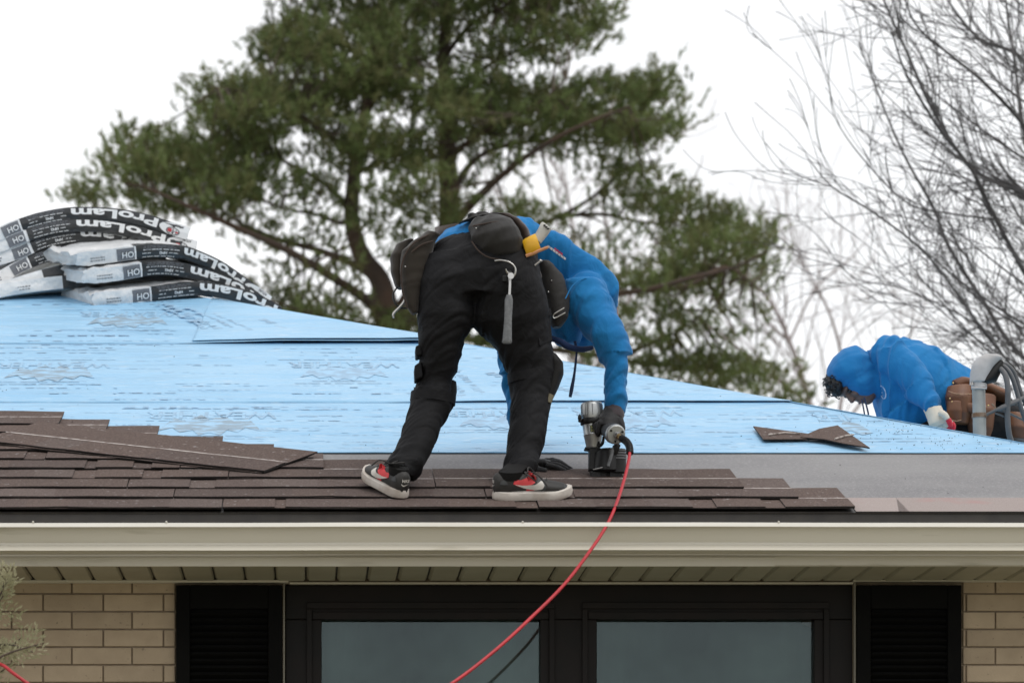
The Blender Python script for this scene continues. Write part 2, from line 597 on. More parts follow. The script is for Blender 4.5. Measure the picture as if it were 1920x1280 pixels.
# ---- soffit, fascia, gutter
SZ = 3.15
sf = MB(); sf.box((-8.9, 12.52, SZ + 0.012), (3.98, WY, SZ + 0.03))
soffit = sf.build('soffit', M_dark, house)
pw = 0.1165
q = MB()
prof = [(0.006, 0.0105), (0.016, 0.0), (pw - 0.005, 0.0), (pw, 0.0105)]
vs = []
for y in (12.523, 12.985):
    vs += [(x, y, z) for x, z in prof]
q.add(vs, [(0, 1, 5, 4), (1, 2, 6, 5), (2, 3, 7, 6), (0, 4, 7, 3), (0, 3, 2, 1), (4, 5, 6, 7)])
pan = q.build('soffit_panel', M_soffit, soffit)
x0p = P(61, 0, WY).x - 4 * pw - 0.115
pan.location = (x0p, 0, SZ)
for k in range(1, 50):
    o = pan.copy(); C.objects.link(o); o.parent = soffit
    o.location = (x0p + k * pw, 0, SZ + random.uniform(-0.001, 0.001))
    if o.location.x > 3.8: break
tq = MB()
tq.box((-8.9, 12.96, SZ - 0.006), (P(541, 0, WY).x, 12.998, SZ - 0.001)); tq.box((-8.9, 12.955, SZ - 0.001), (P(541, 0, WY).x, 12.9595, SZ + 0.002))
tq.box((P(543, 0, WY).x, 12.962, SZ - 0.011), (P(1597, 0, WY).x, 12.998, SZ - 0.006))
tq.box((P(1597, 0, WY).x, 12.96, SZ - 0.002), (3.98, 12.998, SZ + 0.003))
tq.build('channel_trim', M_alu, soffit)

fa = MB()
fa.box((-8.9, 12.50, SZ - 0.001), (4.0, 12.52, EZ - 0.02))
fa.box((-8.9, 12.487, SZ - 0.003), (P(1452, 0, 12.5).x, 12.4998, SZ + 0.030))     # covering sheet, two lengths that overlap
fa.box((P(1452, 0, 12.5).x, 12.4905, SZ + 0.001), (4.0, 12.4998, SZ + 0.034))
fascia = fa.build('fascia', M_alu, house)

gz = lambda py, Y: P(0, py, Y).z
gp = [(12.498, gz(1038, 12.49)), (12.43, gz(1036, 12.43)), (12.375, gz(1032.5, 12.375)), (12.366, gz(1030.8, 12.366)), (12.385, gz(1022.5, 12.385)), (12.393, gz(1021, 12.393)),
      (12.394, gz(1016.5, 12.394)), (12.387, gz(1012, 12.387)), (12.378, gz(1000, 12.378)), (12.369, gz(990.5, 12.369)), (12.362, gz(987.8, 12.362)),
      (12.345, gz(986.8, 12.345)), (12.361, gz(979.6, 12.361)), (12.366, gz(979.2, 12.366)), (12.372, gz(980, 12.372)), (12.376, gz(986, 12.376)), (12.40, gz(1005, 12.4)), (12.43, gz(1030, 12.43)), (12.494, gz(1034, 12.49))]
gp = [(y, z) for y, z in gp]
vs, fs, mi = [], [], []
nx = 60
for i in range(nx + 1):
    x = -9.0 + 13.04 * i / nx
    wv = 0.0012 * math.sin(x * 1.7) + 0.001 * noise.noise(Vector((x * 2.3, 0, 0)))
    for y, z in gp: vs.append((x, y + wv * 0.7, z + wv))
n = len(gp)
for i in range(nx):
    for k in range(n - 1):
        fs.append((i * n + k, (i + 1) * n + k, (i + 1) * n + k + 1, i * n + k + 1))
        mi.append(1 if 11 <= k <= 14 else 0)
fs.append(tuple(range(n))); mi.append(0); fs.append(tuple(nx * n + k for k in range(n - 1, -1, -1))); mi.append(0)
gut = mesh('gutter', vs, fs, [M_alu, M_lip], house, smooth=True, midx=mi, recalc=True)
gut.data.set_sharp_from_angle(angle=math.radians(28))
q = MB()
for px in (62, 312, 980, 1460):      # ends of the gutter spikes standing proud
    c = P(px, 978, 12.36)
    q = MB(); q.ell(c, 0.004, n=8)
    q.build('gutter_spike', M_lip, gut, smooth=True)

# ---- roof deck
HB = 2 * RY - EY
XL = -9.0
rdg = zr(RY)
v = [(XL, EY, EZ), (XH, EY, EZ), (XH, HB, EZ), (XL, HB, EZ), (XH - (RY - EY), RY, rdg), (XL + (RY - EY), RY, rdg)]
v = [(x, y, z - 0.004) for x, y, z in v]
v2 = [(x, y, z - 0.03) for x, y, z in v]
roof = mesh('roof', v + v2, [(0, 1, 4, 5), (1, 2, 4), (2, 3, 5, 4), (3, 0, 5), (6, 11, 10, 7), (7, 10, 8), (8, 10, 11, 9), (9, 11, 6),
                             (0, 6, 7, 1), (1, 7, 8, 2), (2, 8, 9, 3), (3, 9, 6, 0)], M_deck, house, recalc=True)
de = MB()
de.box((XL - 0.02, 12.492, EZ - 0.055), (XH + 0.02, 12.4985, EZ - 0.002))
de.box((XL - 0.02, 12.483, EZ - 0.002), (XH + 0.02, 12.62, EZ + 0.0005), M=Matrix.Translation((0, 12.483, EZ)) @ Matrix.Rotation(AL, 4, 'X') @ Matrix.Translation((0, -12.483, -EZ)))
de.build('drip_edge', M_dark, roof)

# ---- underlayment
def sheet_mat(name, a, b, c):
    return mat(name, a, 0.40, b, 2.2, lo=0.3, hi=0.7, detail=7, bump=1.0, bscale=5, bdist=0.05, stretch=(0.5, 1.6, 1.6), spec=0.35, col3=c, n3=20, lo3=0.58, hi3=0.74)
M_blue = sheet_mat('blue_underlayment', (0.240, 0.468, 0.685), (0.305, 0.525, 0.72), (0.42, 0.585, 0.73))
M_gray = mat('grey_membrane', (0.215, 0.21, 0.21), 0.75, (0.17, 0.165, 0.17), 3, bump=0.3, bscale=300, bdist=0.001, col3=(0.27, 0.262, 0.262), n3=140, lo3=0.55, hi3=0.62, stretch=(0.6, 1.5, 1.5))
M_ink = mat('pale_ink', (0.235, 0.38, 0.53), 0.5, (0.29, 0.505, 0.705), 22, lo=0.42, hi=0.6)
M_ink2 = mat('dark_ink', (0.12, 0.22, 0.36), 0.5, (0.26, 0.42, 0.60), 40, lo=0.45, hi=0.6)
M_ink3 = mat('logo_ink', (0.21, 0.30, 0.38), 0.5, (0.29, 0.505, 0.705), 13, lo=0.44, hi=0.60, detail=6, stretch=(1, 2, 2))


def slope_sheet(name, Y0, Y1, h, m, xl=lambda Y: XL + (Y - EY), xr=lambda Y: XH - (Y - EY) + 0.012, lift=None, nx=160, ny=10, seed=0.0, wave=0.0):
    vs, fs = [], []
    for j in range(ny + 1):
        v_ = j / ny
        Y = Y0 + (Y1 - Y0) * v_ ** 1.5
        for i in range(nx + 1):
            u = i / nx
            x = xl(Y) + (xr(Y) - xl(Y)) * u
            e = math.exp(-v_ * 5)
            l = lift(x) * e if lift else 0
            wob = 0.006 * noise.noise(Vector((x * 1.3, seed, 3))) * e + wave * noise.noise(Vector((x * 0.9, seed, 8))) * e
            hh = h + l + 0.0012 * noise.noise(Vector((x * 3.1, Y * 2.5, seed))) * min(1, (1 - u) * 20)
            vs.append(RP(x, Y + wob, hh))
    W_ = nx + 1
    for j in range(ny):
        for i in range(nx): fs.append((j * W_ + i, j * W_ + i + 1, (j + 1) * W_ + i + 1, (j + 1) * W_ + i))
    o = mesh(name, vs, fs, m, roof, smooth=True)
    s = o.modifiers.new('thick', 'SOLIDIFY'); s.thickness = 0.0012; s.offset = 1
    return o

def lapY(py): return R(0, py)[1]
mem = slope_sheet('eave_membrane', 12.497, 13.62, 0.001, M_gray, seed=1)
sh_a = slope_sheet('underlayment_sheet', lapY(852), 14.62, 0.004, M_blue, seed=2, lift=lambda x: 0.003)
def lift_b(x):
    t = max(0.0, min(1.0, (x - .3) / .4)); return -0.0022 + t * (0.008 + 0.007 * max(0, noise.noise(Vector((x * 1.9, 5, 0)))))
sh_b = slope_sheet('underlayment_sheet', lapY(757), 15.97, 0.008, M_blue, seed=3, lift=lift_b)
def lift_c(x):
    t = max(0.0, min(1.0, (x + 0.65) / 0.5))
    return -0.0022 + t * (0.015 + 0.016 * max(0, noise.noise(Vector((x * 2.6, 9, 0)))))
sh_c = slope_sheet('underlayment_sheet', lapY(648), 17.30, 0.012, M_blue, seed=4, lift=lift_c)
sh_e = slope_sheet('underlayment_sheet', lapY(557), RY, 0.016, M_blue, seed=6, xr=lambda Y: min(-0.75, XH - (Y - EY)) - 0.01, lift=lambda x: 0.006)
# sheet wrapped over the hip, its seam runs up the slope
s0, s1 = R(361, 644), R(400, 560)
slope_x = (s1[0] - s0[0]) / (s1[1] - s0[1])
sh_d = slope_sheet('hip_sheet', lapY(646), RY - 0.06, 0.0175, M_blue, seed=7, xl=lambda Y: s0[0] + slope_x * (Y - s0[1]), lift=lift_c, nx=80)
# far slopes
def fl(name, pts, m):
    o = mesh(name, pts, [tuple(range(len(pts)))], m, roof, recalc=False)
    s = o.modifiers.new('thick', 'SOLIDIFY'); s.thickness = 0.003; s.offset = 1
    return o
RX = XH - (RY - EY)
fl('hip_slope_sheet', [(XH + 0.01, EY, EZ + 0.006), (XH + 0.01, HB, EZ + 0.006), (RX, RY, rdg + 0.012)], M_blue)
fl('back_slope_sheet', [(XH, HB, EZ + 0.006), (XL, HB, EZ + 0.006), (XL + RY - EY, RY, rdg + 0.012), (RX, RY, rdg + 0.012)], M_blue)
fl('end_slope_sheet', [(XL, HB, EZ + 0.006), (XL, EY, EZ + 0.006), (XL + RY - EY, RY, rdg + 0.012)], M_blue)

# ---- print on the underlayment: faded logo blocks and rows of small type, upside down as in the place
INK_H = [0.0206]
def roof_print(mb, pts2, faces, org, ang, sx, sy, m, h=None):
    """2D shape -> roof: org=(x,Y), ang=rotation in the slope plane, sizes in metres"""
    h = h or INK_H[0]
    ca, sa = math.cos(ang), math.sin(ang)
    vs = []
    for x, y in pts2:
        a, b = x * sx, y * sy
        vs.append(RP(org[0] + a * ca - b * sa, org[1] + (a * sa + b * ca) * CA, h))
    ok = [v.x < XH - (v.y - EY) - 0.03 and v.y < RY - 0.03 for v in vs]
    faces = [f for f in faces if all(ok[i] for i in f)]          # the print ends where the sheet is cut at the hip
    if faces: mb.add(vs, faces, m)
WING = [(-.5, .34), (-.34, .20), (-.27, .40), (-.17, .30), (-.11, .52), (0, .40), (.10, .52), (.16, .30), (.28, .40), (.36, .20), (.5, .34), (.36, -.22), (.23, -.06), (.10, -.36), (0, -.12), (-.10, -.36), (-.23, -.06), (-.36, -.22)]
def logo(org, ang, s, m, hq, fade, parent):
    mb = MB()
    cut = [(0, 1, 17), (1, 2, 3, 16, 17), (3, 4, 5, 14, 15, 16), (5, 6, 7, 12, 13, 14), (7, 8, 9, 11, 12), (9, 10, 11)]
    roof_print(mb, [(x, y + 0.08) for x, y in WING], cut, org, ang, s * 0.86, s * 1.0, m, hq)
    tv, tf, tw = text_mesh('WEATHER', 0.012)
    roof_print(mb, [((x / tw - 0.5), y) for x, y in tv], tf, (org[0] + 0.52 * s * math.sin(ang), org[1] - 0.40 * s * math.cos(ang) * CA), ang, s * 1.1, s * 0.42, 0, hq)
    for yy, ww in ((-0.56, 1.15), (0.72, 0.9), (0.60, 0.6)):
        x = -ww / 2
        while x < ww / 2:
            l = random.uniform(.05, .3)
            roof_print(mb, [(x, yy), (x + l, yy), (x + l, yy + 0.02), (x, yy + 0.02)], [(0, 1, 2, 3)], org, ang, s, s, 0, hq)
            x += l + random.uniform(.01, .05)
    if mb.f: mb.build('printed_logo', [M_ink, M_ink2, M_ink3], parent, recalc=False)['kind'] = 'stuff'
def type_row(mb, org, ang, length, hgt, m=0, fill=0.75, hq=None, r=random):
    x = 0.0
    while x < length:
        l = r.uniform(0.006, 0.05)
        if r.random() < fill:
            k = r.uniform(0.4, 1.0)
            o = r.uniform(-.2, .2) * hgt
            roof_print(mb, [(x, o), (x + l, o), (x + l, o + hgt * k), (x, o + hgt * k)], [(0, 1, 2, 3)], org, ang, 1, 1, m, hq)
        x += l + r.uniform(0.003, 0.02)
def printing(parent, rows, logos, hq, seed, ang=math.pi, band=None):
    r = random.Random(seed)
    mb = MB()
    for (px, py, s, fade) in logos: logo(R(px, py), ang, s, 0 if fade else 2, hq, fade, parent)
    for (px0, px1, py, m, fill) in rows:
        x0, Y = R(px0, py); x1, _ = R(px1, py)
        type_row(mb, (x1, Y), ang, x1 - x0, r.uniform(0.010, 0.026), m, fill, hq, r)
    for k in range(int(band[2] * 1.2)):
        py = r.uniform(band[0], band[1]); px0 = r.uniform(-60, 1500); ln = r.uniform(30, 260)
        x0, Y = R(px0, py); x1, _ = R(px0 + ln, py)
        type_row(mb, (x1, Y), ang, x1 - x0, r.uniform(0.004, 0.012), 0, r.uniform(.3, .9), hq, r)
    if mb.f: mb.build('printing', [M_ink, M_ink2, M_ink3], parent, recalc=False)['kind'] = 'stuff'
printing(sh_a, [(860, 1300, 766, 0, .5), (0, 130, 768, 1, .3), (580, 900, 769, 0, .4), (950, 1350, 800, 0, .35), (1180, 1500, 812, 0, .6), (1300, 1620, 840, 0, .4), (1550, 1790, 815, 0, .5), (860, 1180, 830, 0, .5), (1500, 1830, 829, 0, .3), (620, 940, 842, 0, .3), (330, 700, 790, 0, .3)],
         [(935, 787, .40, True), (1655, 797, .50, False), (1180, 786, .42, True)], 0.0068, 1, band=(764, 848, 60))
printing(sh_b, [(70, 330, 740, 0, .6), (0, 220, 731, 0, .4), (180, 420, 752, 0, .7), (330, 560, 727, 0, .5), (0, 200, 665, 0, .5), (40, 230, 655, 0, .7), (10, 325, 650, 1, .5), (300, 560, 688, 0, .25), (560, 760, 664, 0, .4), (240, 520, 766, 0, .5), (0, 190, 724, 0, .5), (560, 800, 741, 0, .4), (380, 480, 670, 1, .3), (640, 800, 730, 1, .12), (930, 1140, 735, 0, .3)],
         [(98, 698, .47, False), (645, 697, .46, True)], 0.0112, 2, band=(655, 752, 60))
printing(sh_a, [], [(395, 792, .50, False)], 0.0068, 7, band=(764, 800, 1))
printing(sh_c, [(60, 330, 625, 0, .7), (40, 250, 634, 1, .6), (0, 330, 644, 0, .5), (150, 325, 616, 0, .3), (70, 350, 570, 1, .5), (110, 300, 575, 0, .7), (270, 345, 631, 0, .6), (0, 110, 576, 1, .4)],
         [(242, 602, .46, False)], 0.0152, 3, band=(560, 640, 8))
# rows of type that run up the slope on the hip sheet and along the hip
mb = MB()
r = random.Random(5)
for px, py, ln, hg, ang in ((392, 627, .75, .035, 1.93), (415, 627, .8, .05, 1.93), (447, 628, .7, .03, 1.95), (480, 632, .55, .03, 1.95), (562, 634, .4, .06, 2.0), (640, 647, .35, .03, 2.0), (655, 648, .38, .02, 2.0), (700, 650, .3, .025, 2.0)):
    o = R(px, py)
    type_row(mb, (o[0], o[1] + 0.05), ang, ln, hg, 0, .85, 0.0207, r)
mb.build('printing', [M_ink, M_ink2, M_ink3], sh_d, recalc=False)['kind'] = 'stuff'
mb = MB()
for px, py, ln, hg, ang in ((880, 748, .75, .05, 1.72), (915, 748, .8, .04, 1.72), (1070, 752, .7, .06, 2.0), (1110, 750, .5, .10, 2.0), (1235, 750, .35, .08, 2.1), (1290, 752, .3, .05, 2.1), (1330, 755, .22, .05, 2.1)):
    type_row(mb, R(px, py), ang, ln, hg, 0, .8, 0.0113, r)
mb.build('printing', [M_ink, M_ink2, M_ink3], sh_b, recalc=False)['kind'] = 'stuff'

# ---- shingles
def shingle_mat(name, a, b):
    return mat(name, a, 0.93, b, 130, lo=0.36, hi=0.64, detail=8, bump=0.8, bscale=420, bdist=0.003, rnd=0.12, spec=0.25, col3=(0.29, 0.265, 0.255), n3=42, lo3=0.64, hi3=0.74)
M_sh = [shingle_mat('shingle_brown', (0.074, 0.052, 0.044), (0.130, 0.094, 0.081)), shingle_mat('shingle_dark', (0.067, 0.048, 0.042), (0.118, 0.087, 0.077)), shingle_mat('shingle_grey', (0.080, 0.060, 0.053), (0.132, 0.101, 0.090))]
M_under = mat('shaded_shingle_edge', (0.008, 0.006, 0.0055), 0.95, (0.018, 0.014, 0.0125), 60)  # near-black: the shadow lines under the butts are put into the edge colour
M_nail = mat('nail_line', (0.46, 0.415, 0.385), 0.8, (0.17, 0.135, 0.12), 30, lo=0.48, hi=0.62, stretch=(1, 3, 1))
SL, SHH, EXP = 1.17, 0.443, 0.176      # shingle length, height, exposure on the slope
HT, HBt = 0.0275, 0.0188                # butt top and butt underside above the deck


def shingle_data(seed, length=SL, flat=False, nail=True):
    """laminated shingle, local x along the course, y up the slope, z off the roof; saw-toothed upper layer over a full sheet"""
    r = random.Random(seed)
    mb = MB()
    def top(v): return (HT - 0.004) + (0.003 - HT + 0.004) * v if not flat else 0.006
    def bot(v): return HBt + (0.0005 - HBt) * v if not flat else 0.0
    nx = 14
    nv = [0, .06, .40, .46, .5, 1.0]
    def grid(x0, x1, y0, y1, extra, thick, m, wob):
        vs, fs = [], []
        k = 5
        rows = [y0, y0 + (y1 - y0) * .5, y1]
        base = []
        for yy in rows:
            for i in range(k + 1):
                x = x0 + (x1 - x0) * i / k
                ww = wob * noise.noise(Vector((x * 9 + seed * 3.3, seed, 0))) if yy == y0 else 0
                y = yy + ww
                z = top(max(0, y) / SHH) + extra + 0.0025 * noise.noise(Vector((x * 4, y * 3, seed * 1.7)))
                base.append((x, y, z))
        n = len(base)
        vs = base + [(x, y, z - thick) for x, y, z in base]
        W_ = k + 1
        for j in range(2):
            for i in range(k):
                a = j * W_ + i
                fs.append(((a, a + 1, a + W_ + 1, a + W_), m))
                fs.append(((n + a, n + a + W_, n + a + W_ + 1, n + a + 1), 3))
        for i in range(k):
            fs.append(((i, n + i, n + i + 1, i + 1), 3))
            a = 2 * W_ + i
            fs.append(((a, a + 1, n + a + 1, n + a), 3))
        for j in range(2):
            a = j * W_
            fs.append(((a, a + W_, n + a + W_, n + a), 3))
            a = j * W_ + k
            fs.append(((a, n + a, n + a + W_, a + W_), 3))
        b = len(mb.v)
        mb.v += vs
        for f, mm in fs:
            mb.f.append(tuple(q + b for q in f)); mb.m.append(mm)
    grid(0.0015, length - 0.0015, 0.0, SHH, 0.0, 0.0038, r.choice([0, 0, 1, 2]), 0.003)
    x = 0.0015
    while x < length - 0.03:          # upper layer: teeth of uneven width
        wd = r.uniform(0.12, 0.27)
        x1 = min(x + wd, length - 0.0015)
        if length - x1 < 0.06: x1 = length - 0.0015
        grid(x, x1, r.uniform(-.005, .002), SHH * .385, 0.0050, 0.0049, r.choice([0, 0, 1, 1, 2]), 0.007)
        gap = r.choice([0.0, 0.0, 0.0, r.uniform(.03, .10)])
        x = x1 + gap
    if nail:
        vs, fs = [], []
        k = 24
        for i in range(k + 1):
            xx = 0.002 + (length - 0.004) * i / k
            for yy in (EXP + 0.006, EXP + 0.019 + 0.004 * noise.noise(Vector((xx * 8, seed, 2)))):
                yy += 0.003 * noise.noise(Vector((xx * 5, seed, 5)))
                vs.append((xx, yy, top(yy / SHH) + 0.0042))
        for i in range(k): fs.append((2 * i, 2 * i + 2, 2 * i + 3, 2 * i + 1))
        mb.add(vs, fs, 4)
    me = bpy.data.meshes.new('shingle')
    me.from_pydata(mb.v, [], mb.f)
    for m in M_sh + [M_under, M_nail]: me.materials.append(m)
    me.polygons.foreach_set('material_index', mb.m)
    me.update()
    return me

SH = [shingle_data(i) for i in range(7)]
ROT = Matrix.Rotation(AL, 4, 'X')
rows_x = [2.015, 1.829, 1.646, 0.315, 0.053, -0.146, -0.355, -0.625, -0.838, -1.04]
YB0, EP = 12.487, 0.1650
cnt = 0
rr = random.Random(11)
for i, xr in enumerate(rows_x):
    Yb = YB0 + EP * i
    x = xr
    first = True
    while x > -1.9 - 0.08 * i:
        if first and i in (3, 4, 5, 6, 7, 8, 9):
            ln = [0, 0, 0, 0.63, 0.56, 0.9, 0.72, 1.0, .62, .8][i]
            me = shingle_data(40 + i, ln)
        else:
            ln = SL; me = SH[rr.randrange(7)]
        o = bpy.data.objects.new('shingle', me); C.objects.link(o); o.parent = roof
        o.location = RP(x - ln, Yb + rr.uniform(-.004, .004), 0)
        o.rotation_euler = (AL, 0, rr.uniform(-.003, .003))
        x -= ln + 0.001
        first = False
# starter strip left exposed on the right
M_start = mat('starter_strip', (0.27, 0.22, 0.205), 0.9, (0.34, 0.29, 0.27), 300, detail=2, bump=0.5, bscale=500, bdist=0.0015, rnd=0.05, col3=(0.36, 0.20, 0.19), n3=5, lo3=0.55, hi3=0.75)
ix = R(1690, 950)[0]
for x0, x1 in ((2.018, ix - 0.003), (ix, 4.03)):
    q = MB()
    vs = []
    for x_, y_ in ((x0 - 0.03 if x0 > 2.1 else x0, 0.0), (x1 if x1 > 3 else x1 + 0.012, 0.0), (x1, 0.235), (x0 - 0.0, 0.235)):
        vs.append((x_, y_))
    top = [RP(a, 12.489 + b_ * CA, 0.010) for a, b_ in vs]
    bt = [RP(a, 12.489 + b_ * CA, 0.005) for a, b_ in vs]
    q.add(top + bt, [(0, 1, 2, 3), (7, 6, 5, 4), (0, 4, 5, 1), (1, 5, 6, 2), (2, 6, 7, 3), (3, 7, 4, 0)], 0)
    q.m[-5:] = [1] * 5
    q.build('starter_strip', [M_start, M_under], roof, recalc=True)
# ------------------------------------------------------------------ wrapped bundles of shingles lying over the ridge
M_paper = mat('white_wrap', (0.74, 0.745, 0.75), 0.32, (0.64, 0.66, 0.68), 7, bump=1.0, bscale=13, bdist=0.022, col3=(0.34, 0.35, 0.37), n3=11, lo3=0.70, hi3=0.75)
M_band = mat('black_wrap', (0.022, 0.024, 0.027), 0.28, (0.035, 0.037, 0.04), 9, bump=0.8, bscale=17, bdist=0.014)
M_print = mat('white_print', (0.74, 0.75, 0.76), 0.5)
M_greyp = mat('grey_print', (0.14, 0.15, 0.17), 0.5)
M_red = mat('red_print', (0.50, 0.05, 0.06), 0.5)


class Bundle:
    def __init__(s, label, bottom, thick, Y0, Y1, wid, split, hold, seed, tip=0.0):
        s.seed = seed
        s.t = thick
        n = len(bottom)
        pts = [P(p[0], p[1], Y0 + (Y1 - Y0) * i / (n - 1)) for i, p in enumerate(bottom)]
        s.c = catmull(pts, 8)
        s.w = Vector(wid)
        d = [0.0]
        for a, b in zip(s.c, s.c[1:]): d.append(d[-1] + (b - a).length)
        s.d = d; s.L = d[-1]
        s.split = split            # fraction of the length where the black print starts
        s.root = thing('shingle_bundle', label, 'shingle bundle', s.at(s.L / 2, 0), 'wrapped shingle bundles piled on the ridge')
        s.body()
    def pos(s, a):
        a = max(0, min(s.L, a))
        i = int(np.searchsorted(s.d, a)) - 1
        i = max(0, min(len(s.c) - 2, i))
        t = (a - s.d[i]) / max(1e-6, s.d[i + 1] - s.d[i])
        p = s.c[i].lerp(s.c[i + 1], t)
        i0, i1 = max(0, i - 2), min(len(s.c) - 1, i + 3)
        tg = (s.c[i1] - s.c[i0]).normalized()
        up = s.w.cross(tg); up = up if up.z < 0 else up
        nrm = tg.cross(s.w).normalized()
        if nrm.z < 0: nrm = -nrm
        return p, tg, nrm
    def at(s, a, b, out=0.0):
        p, tg, nrm = s.pos(a)
        return p + nrm * b - s.w.normalized() * out
    def body(s):
        NX, NB, NW = 60, 5, 10
        sec = []
        for k in range(NW + 1): sec.append((0.0 + k / NW, 1.0))       # top, front to back
        for k in range(1, NB + 1): sec.append((1.0, 1 - k / NB))
        for k in range(1, NW + 1): sec.append((1 - k / NW, 0.0))
        for k in range(1, NB): sec.append((0.0, k / NB))
        n = len(sec)
        vs, fs, mi = [], [], []
        for i in range(NX + 1):
            a = s.L * i / NX
            p, tg, nrm = s.pos(a)
            e = min(a, s.L - a) / 0.02
            for (q, b) in sec:
                inset = 0.0
                rag = noise.noise(Vector((a * 6, q * 4, b * 4 + s.seed)))
                cr = noise.noise(Vector((a * 22, q * 14, b * 9 + s.seed * 2)))
                edge = 1 if 0 < q < 1 and b == 1.0 else 0
                v = p + s.w * (q + 0.012 * rag + 0.006 * cr) + nrm * (s.t * b + edge * 0.009 * rag + edge * 0.006 * cr)
                if q in (0.0,) and b not in (0.0, 1.0): v -= s.w.normalized() * 0.004 * math.sin(b * math.pi)
                if e < 1 and b in (0.0, 1.0): v += nrm * (s.t * 0.08 * (1 - e) * (1 if b == 0 else -1))
                if a < 0.14: v += tg * 0.045 * rag * (1 - a / 0.14) + nrm * (0.022 * cr - 0.012 * q) * (1 - a / 0.14)
                vs.append(v)
        for i in range(NX):
            for k in range(n):
                k2 = (k + 1) % n
                fs.append((i * n + k, (i + 1) * n + k, (i + 1) * n + k2, i * n + k2))
                a = s.L * (i + .5) / NX / s.L
                q = (sec[k][0] + sec[k2][0]) / 2
                fr = k >= n - NB or k == n - 1
                mi.append(1 if (a > s.split and (fr or q < 0.12)) else 0)
        fs.append(tuple(range(n))); mi.append(0)
        fs.append(tuple(NX * n + k for k in range(n - 1, -1, -1))); mi.append(0)
        s.o = mesh('wrapper', vs, fs, [M_paper, M_band], s.root, smooth=True, midx=mi, recalc=True)
        s.o.data.set_sharp_from_angle(angle=math.radians(40))
    # flat print wrapped on the long face; everything stands upside down, as the bundles lie
    def shape(s, mb, pts, faces, a1, b1, sx, sy, m, out=0.0055):
        """2D pts placed with their origin at (a1, b1) and turned half a turn"""
        vs = []
        for x, y in pts:
            a = a1 - x * sx; b = b1 - y * sy
            vs.append(s.at(a, b, out + (0.004 * math.sin(max(0, min(1, b / s.t)) * math.pi) - 0.002)))
        mb.add(vs, faces, m)
    def word(s, mb, txt, a1, b1, h, m=0, bold=0.0, wide=1.0):
        v, f, w_ = text_mesh(txt, bold)
        s.shape(mb, v, f, a1, b1, h * wide, h, m)
        return w_ * h * wide
    def rect(s, mb, a0, a1, b0, b1, m, n=1, out=0.0045):
        n = max(n, int((a1 - a0) / 0.02))
        vs, fs = [], []
        for i in range(n + 1):
            a = a0 + (a1 - a0) * i / n
            for b in (b0, (b0 + b1) / 2, b1):
                vs.append(s.at(a, b, out + (0.004 * math.sin(max(0, min(1, b / s.t)) * math.pi) - 0.002)))
        for i in range(n):
            fs += [(3 * i, 3 * i + 3, 3 * i + 4, 3 * i + 1), (3 * i + 1, 3 * i + 4, 3 * i + 5, 3 * i + 2)]
        mb.add(vs, fs, m)
    def printed(s, pro=True, hp=True, end=True, oh=True, wordend=None):
        mats = [M_print, M_greyp, M_band, M_red]
        t = s.t; sp = s.split * s.L
        r = random.Random(s.seed)
        if oh:
            mb = MB()
            s.rect(mb, sp - 0.098, sp - 0.004, t * .03, t * .90, 1, out=0.0042)
            s.rect(mb, sp - 0.006, sp + 0.002, t * .0, t * .98, 0, out=0.0046)
            w_ = s.word(mb, 'OH', sp - 0.014, t * .64, t * .58, 2, 0.06)
            o = mb.build('code_box', mats, s.root, recalc=False)
            mb = MB(); w_ = s.word(mb, 'OH', sp - 0.0125, t * .62, t * .60, 0, 0.02)
            mb.v = [tuple(Vector(v) - s.w.normalized() * 0.001) for v in mb.v]
            mb.build('lettering', mats, s.root, recalc=False)
        x0 = sp + 0.02
        if hp:
            mb = MB()
            s.word(mb, 'HP42', x0 + 0.145, t * .46, t * .27, 0, 0.03)
            for k, bb in enumerate((.86, .74, .60, .36, .10)):
                a = x0 + 0.005 + r.uniform(0, .02)
                while a < x0 + 0.185:
                    l = r.uniform(.006, .03)
                    if bb != .36 or not (x0 + .06 < a < x0 + .15): s.rect(mb, a, a + l, t * bb, t * (bb + .045), 0 if bb < .7 else 1)
                    a += l + r.uniform(.003, .008)
            s.word(mb, 'HP42', x0 + 0.055, t * .70, t * .16, 1, 0.02)
            mb.build('small_print', mats, s.root, recalc=False)['kind'] = 'stuff'
        if pro:
            mb = MB()
            h = t * 0.93
            a1 = (wordend if wordend else s.L - 0.165)
            v, f, w_ = text_mesh('ProLam', 0.035)
            a0 = x0 + 0.235
            wd = (a1 - a0) / w_
            s.shape(mb, v, f, a1, t * .86, wd, h, 0)
            s.word(mb, 'TM', a0 - 0.008, t * .18, t * .12, 1)
            mb.build('lettering', mats, s.root, recalc=False)
        if end:
            mb = MB()
            a = s.L
            s.rect(mb, a - 0.075, a - 0.001, t * .0, t * .98, 0, out=0.0046)
            pts = [(0.0, -1.0)] + [(math.cos(q), math.sin(q)) for q in np.linspace(-math.pi / 2, math.pi / 2, 14)]
            s.shape(mb, [(x * 0.085, y) for x, y in pts[1:]], [tuple(range(14))], a - 0.070, t * .5, 1, t * .49, 0, out=0.0046)
            o = mb.build('end_panel', mats, s.root, recalc=False)
            mb = MB()
            s.word(mb, 'ATLAS', a - 0.030, t * .92, t * .26, 2, 0.03, 0.95)
            for rr_ in (1.0,):
                c = [(math.cos(q), math.sin(q)) for q in np.linspace(0, 2 * math.pi, 17)[:-1]]
                inn = [(x * .86, y * .86) for x, y in c]
                s.shape(mb, c + inn, [(i, (i + 1) % 16, 16 + (i + 1) % 16, 16 + i) for i in range(16)], a - 0.080, t * .33, .036, t * .30, 2)
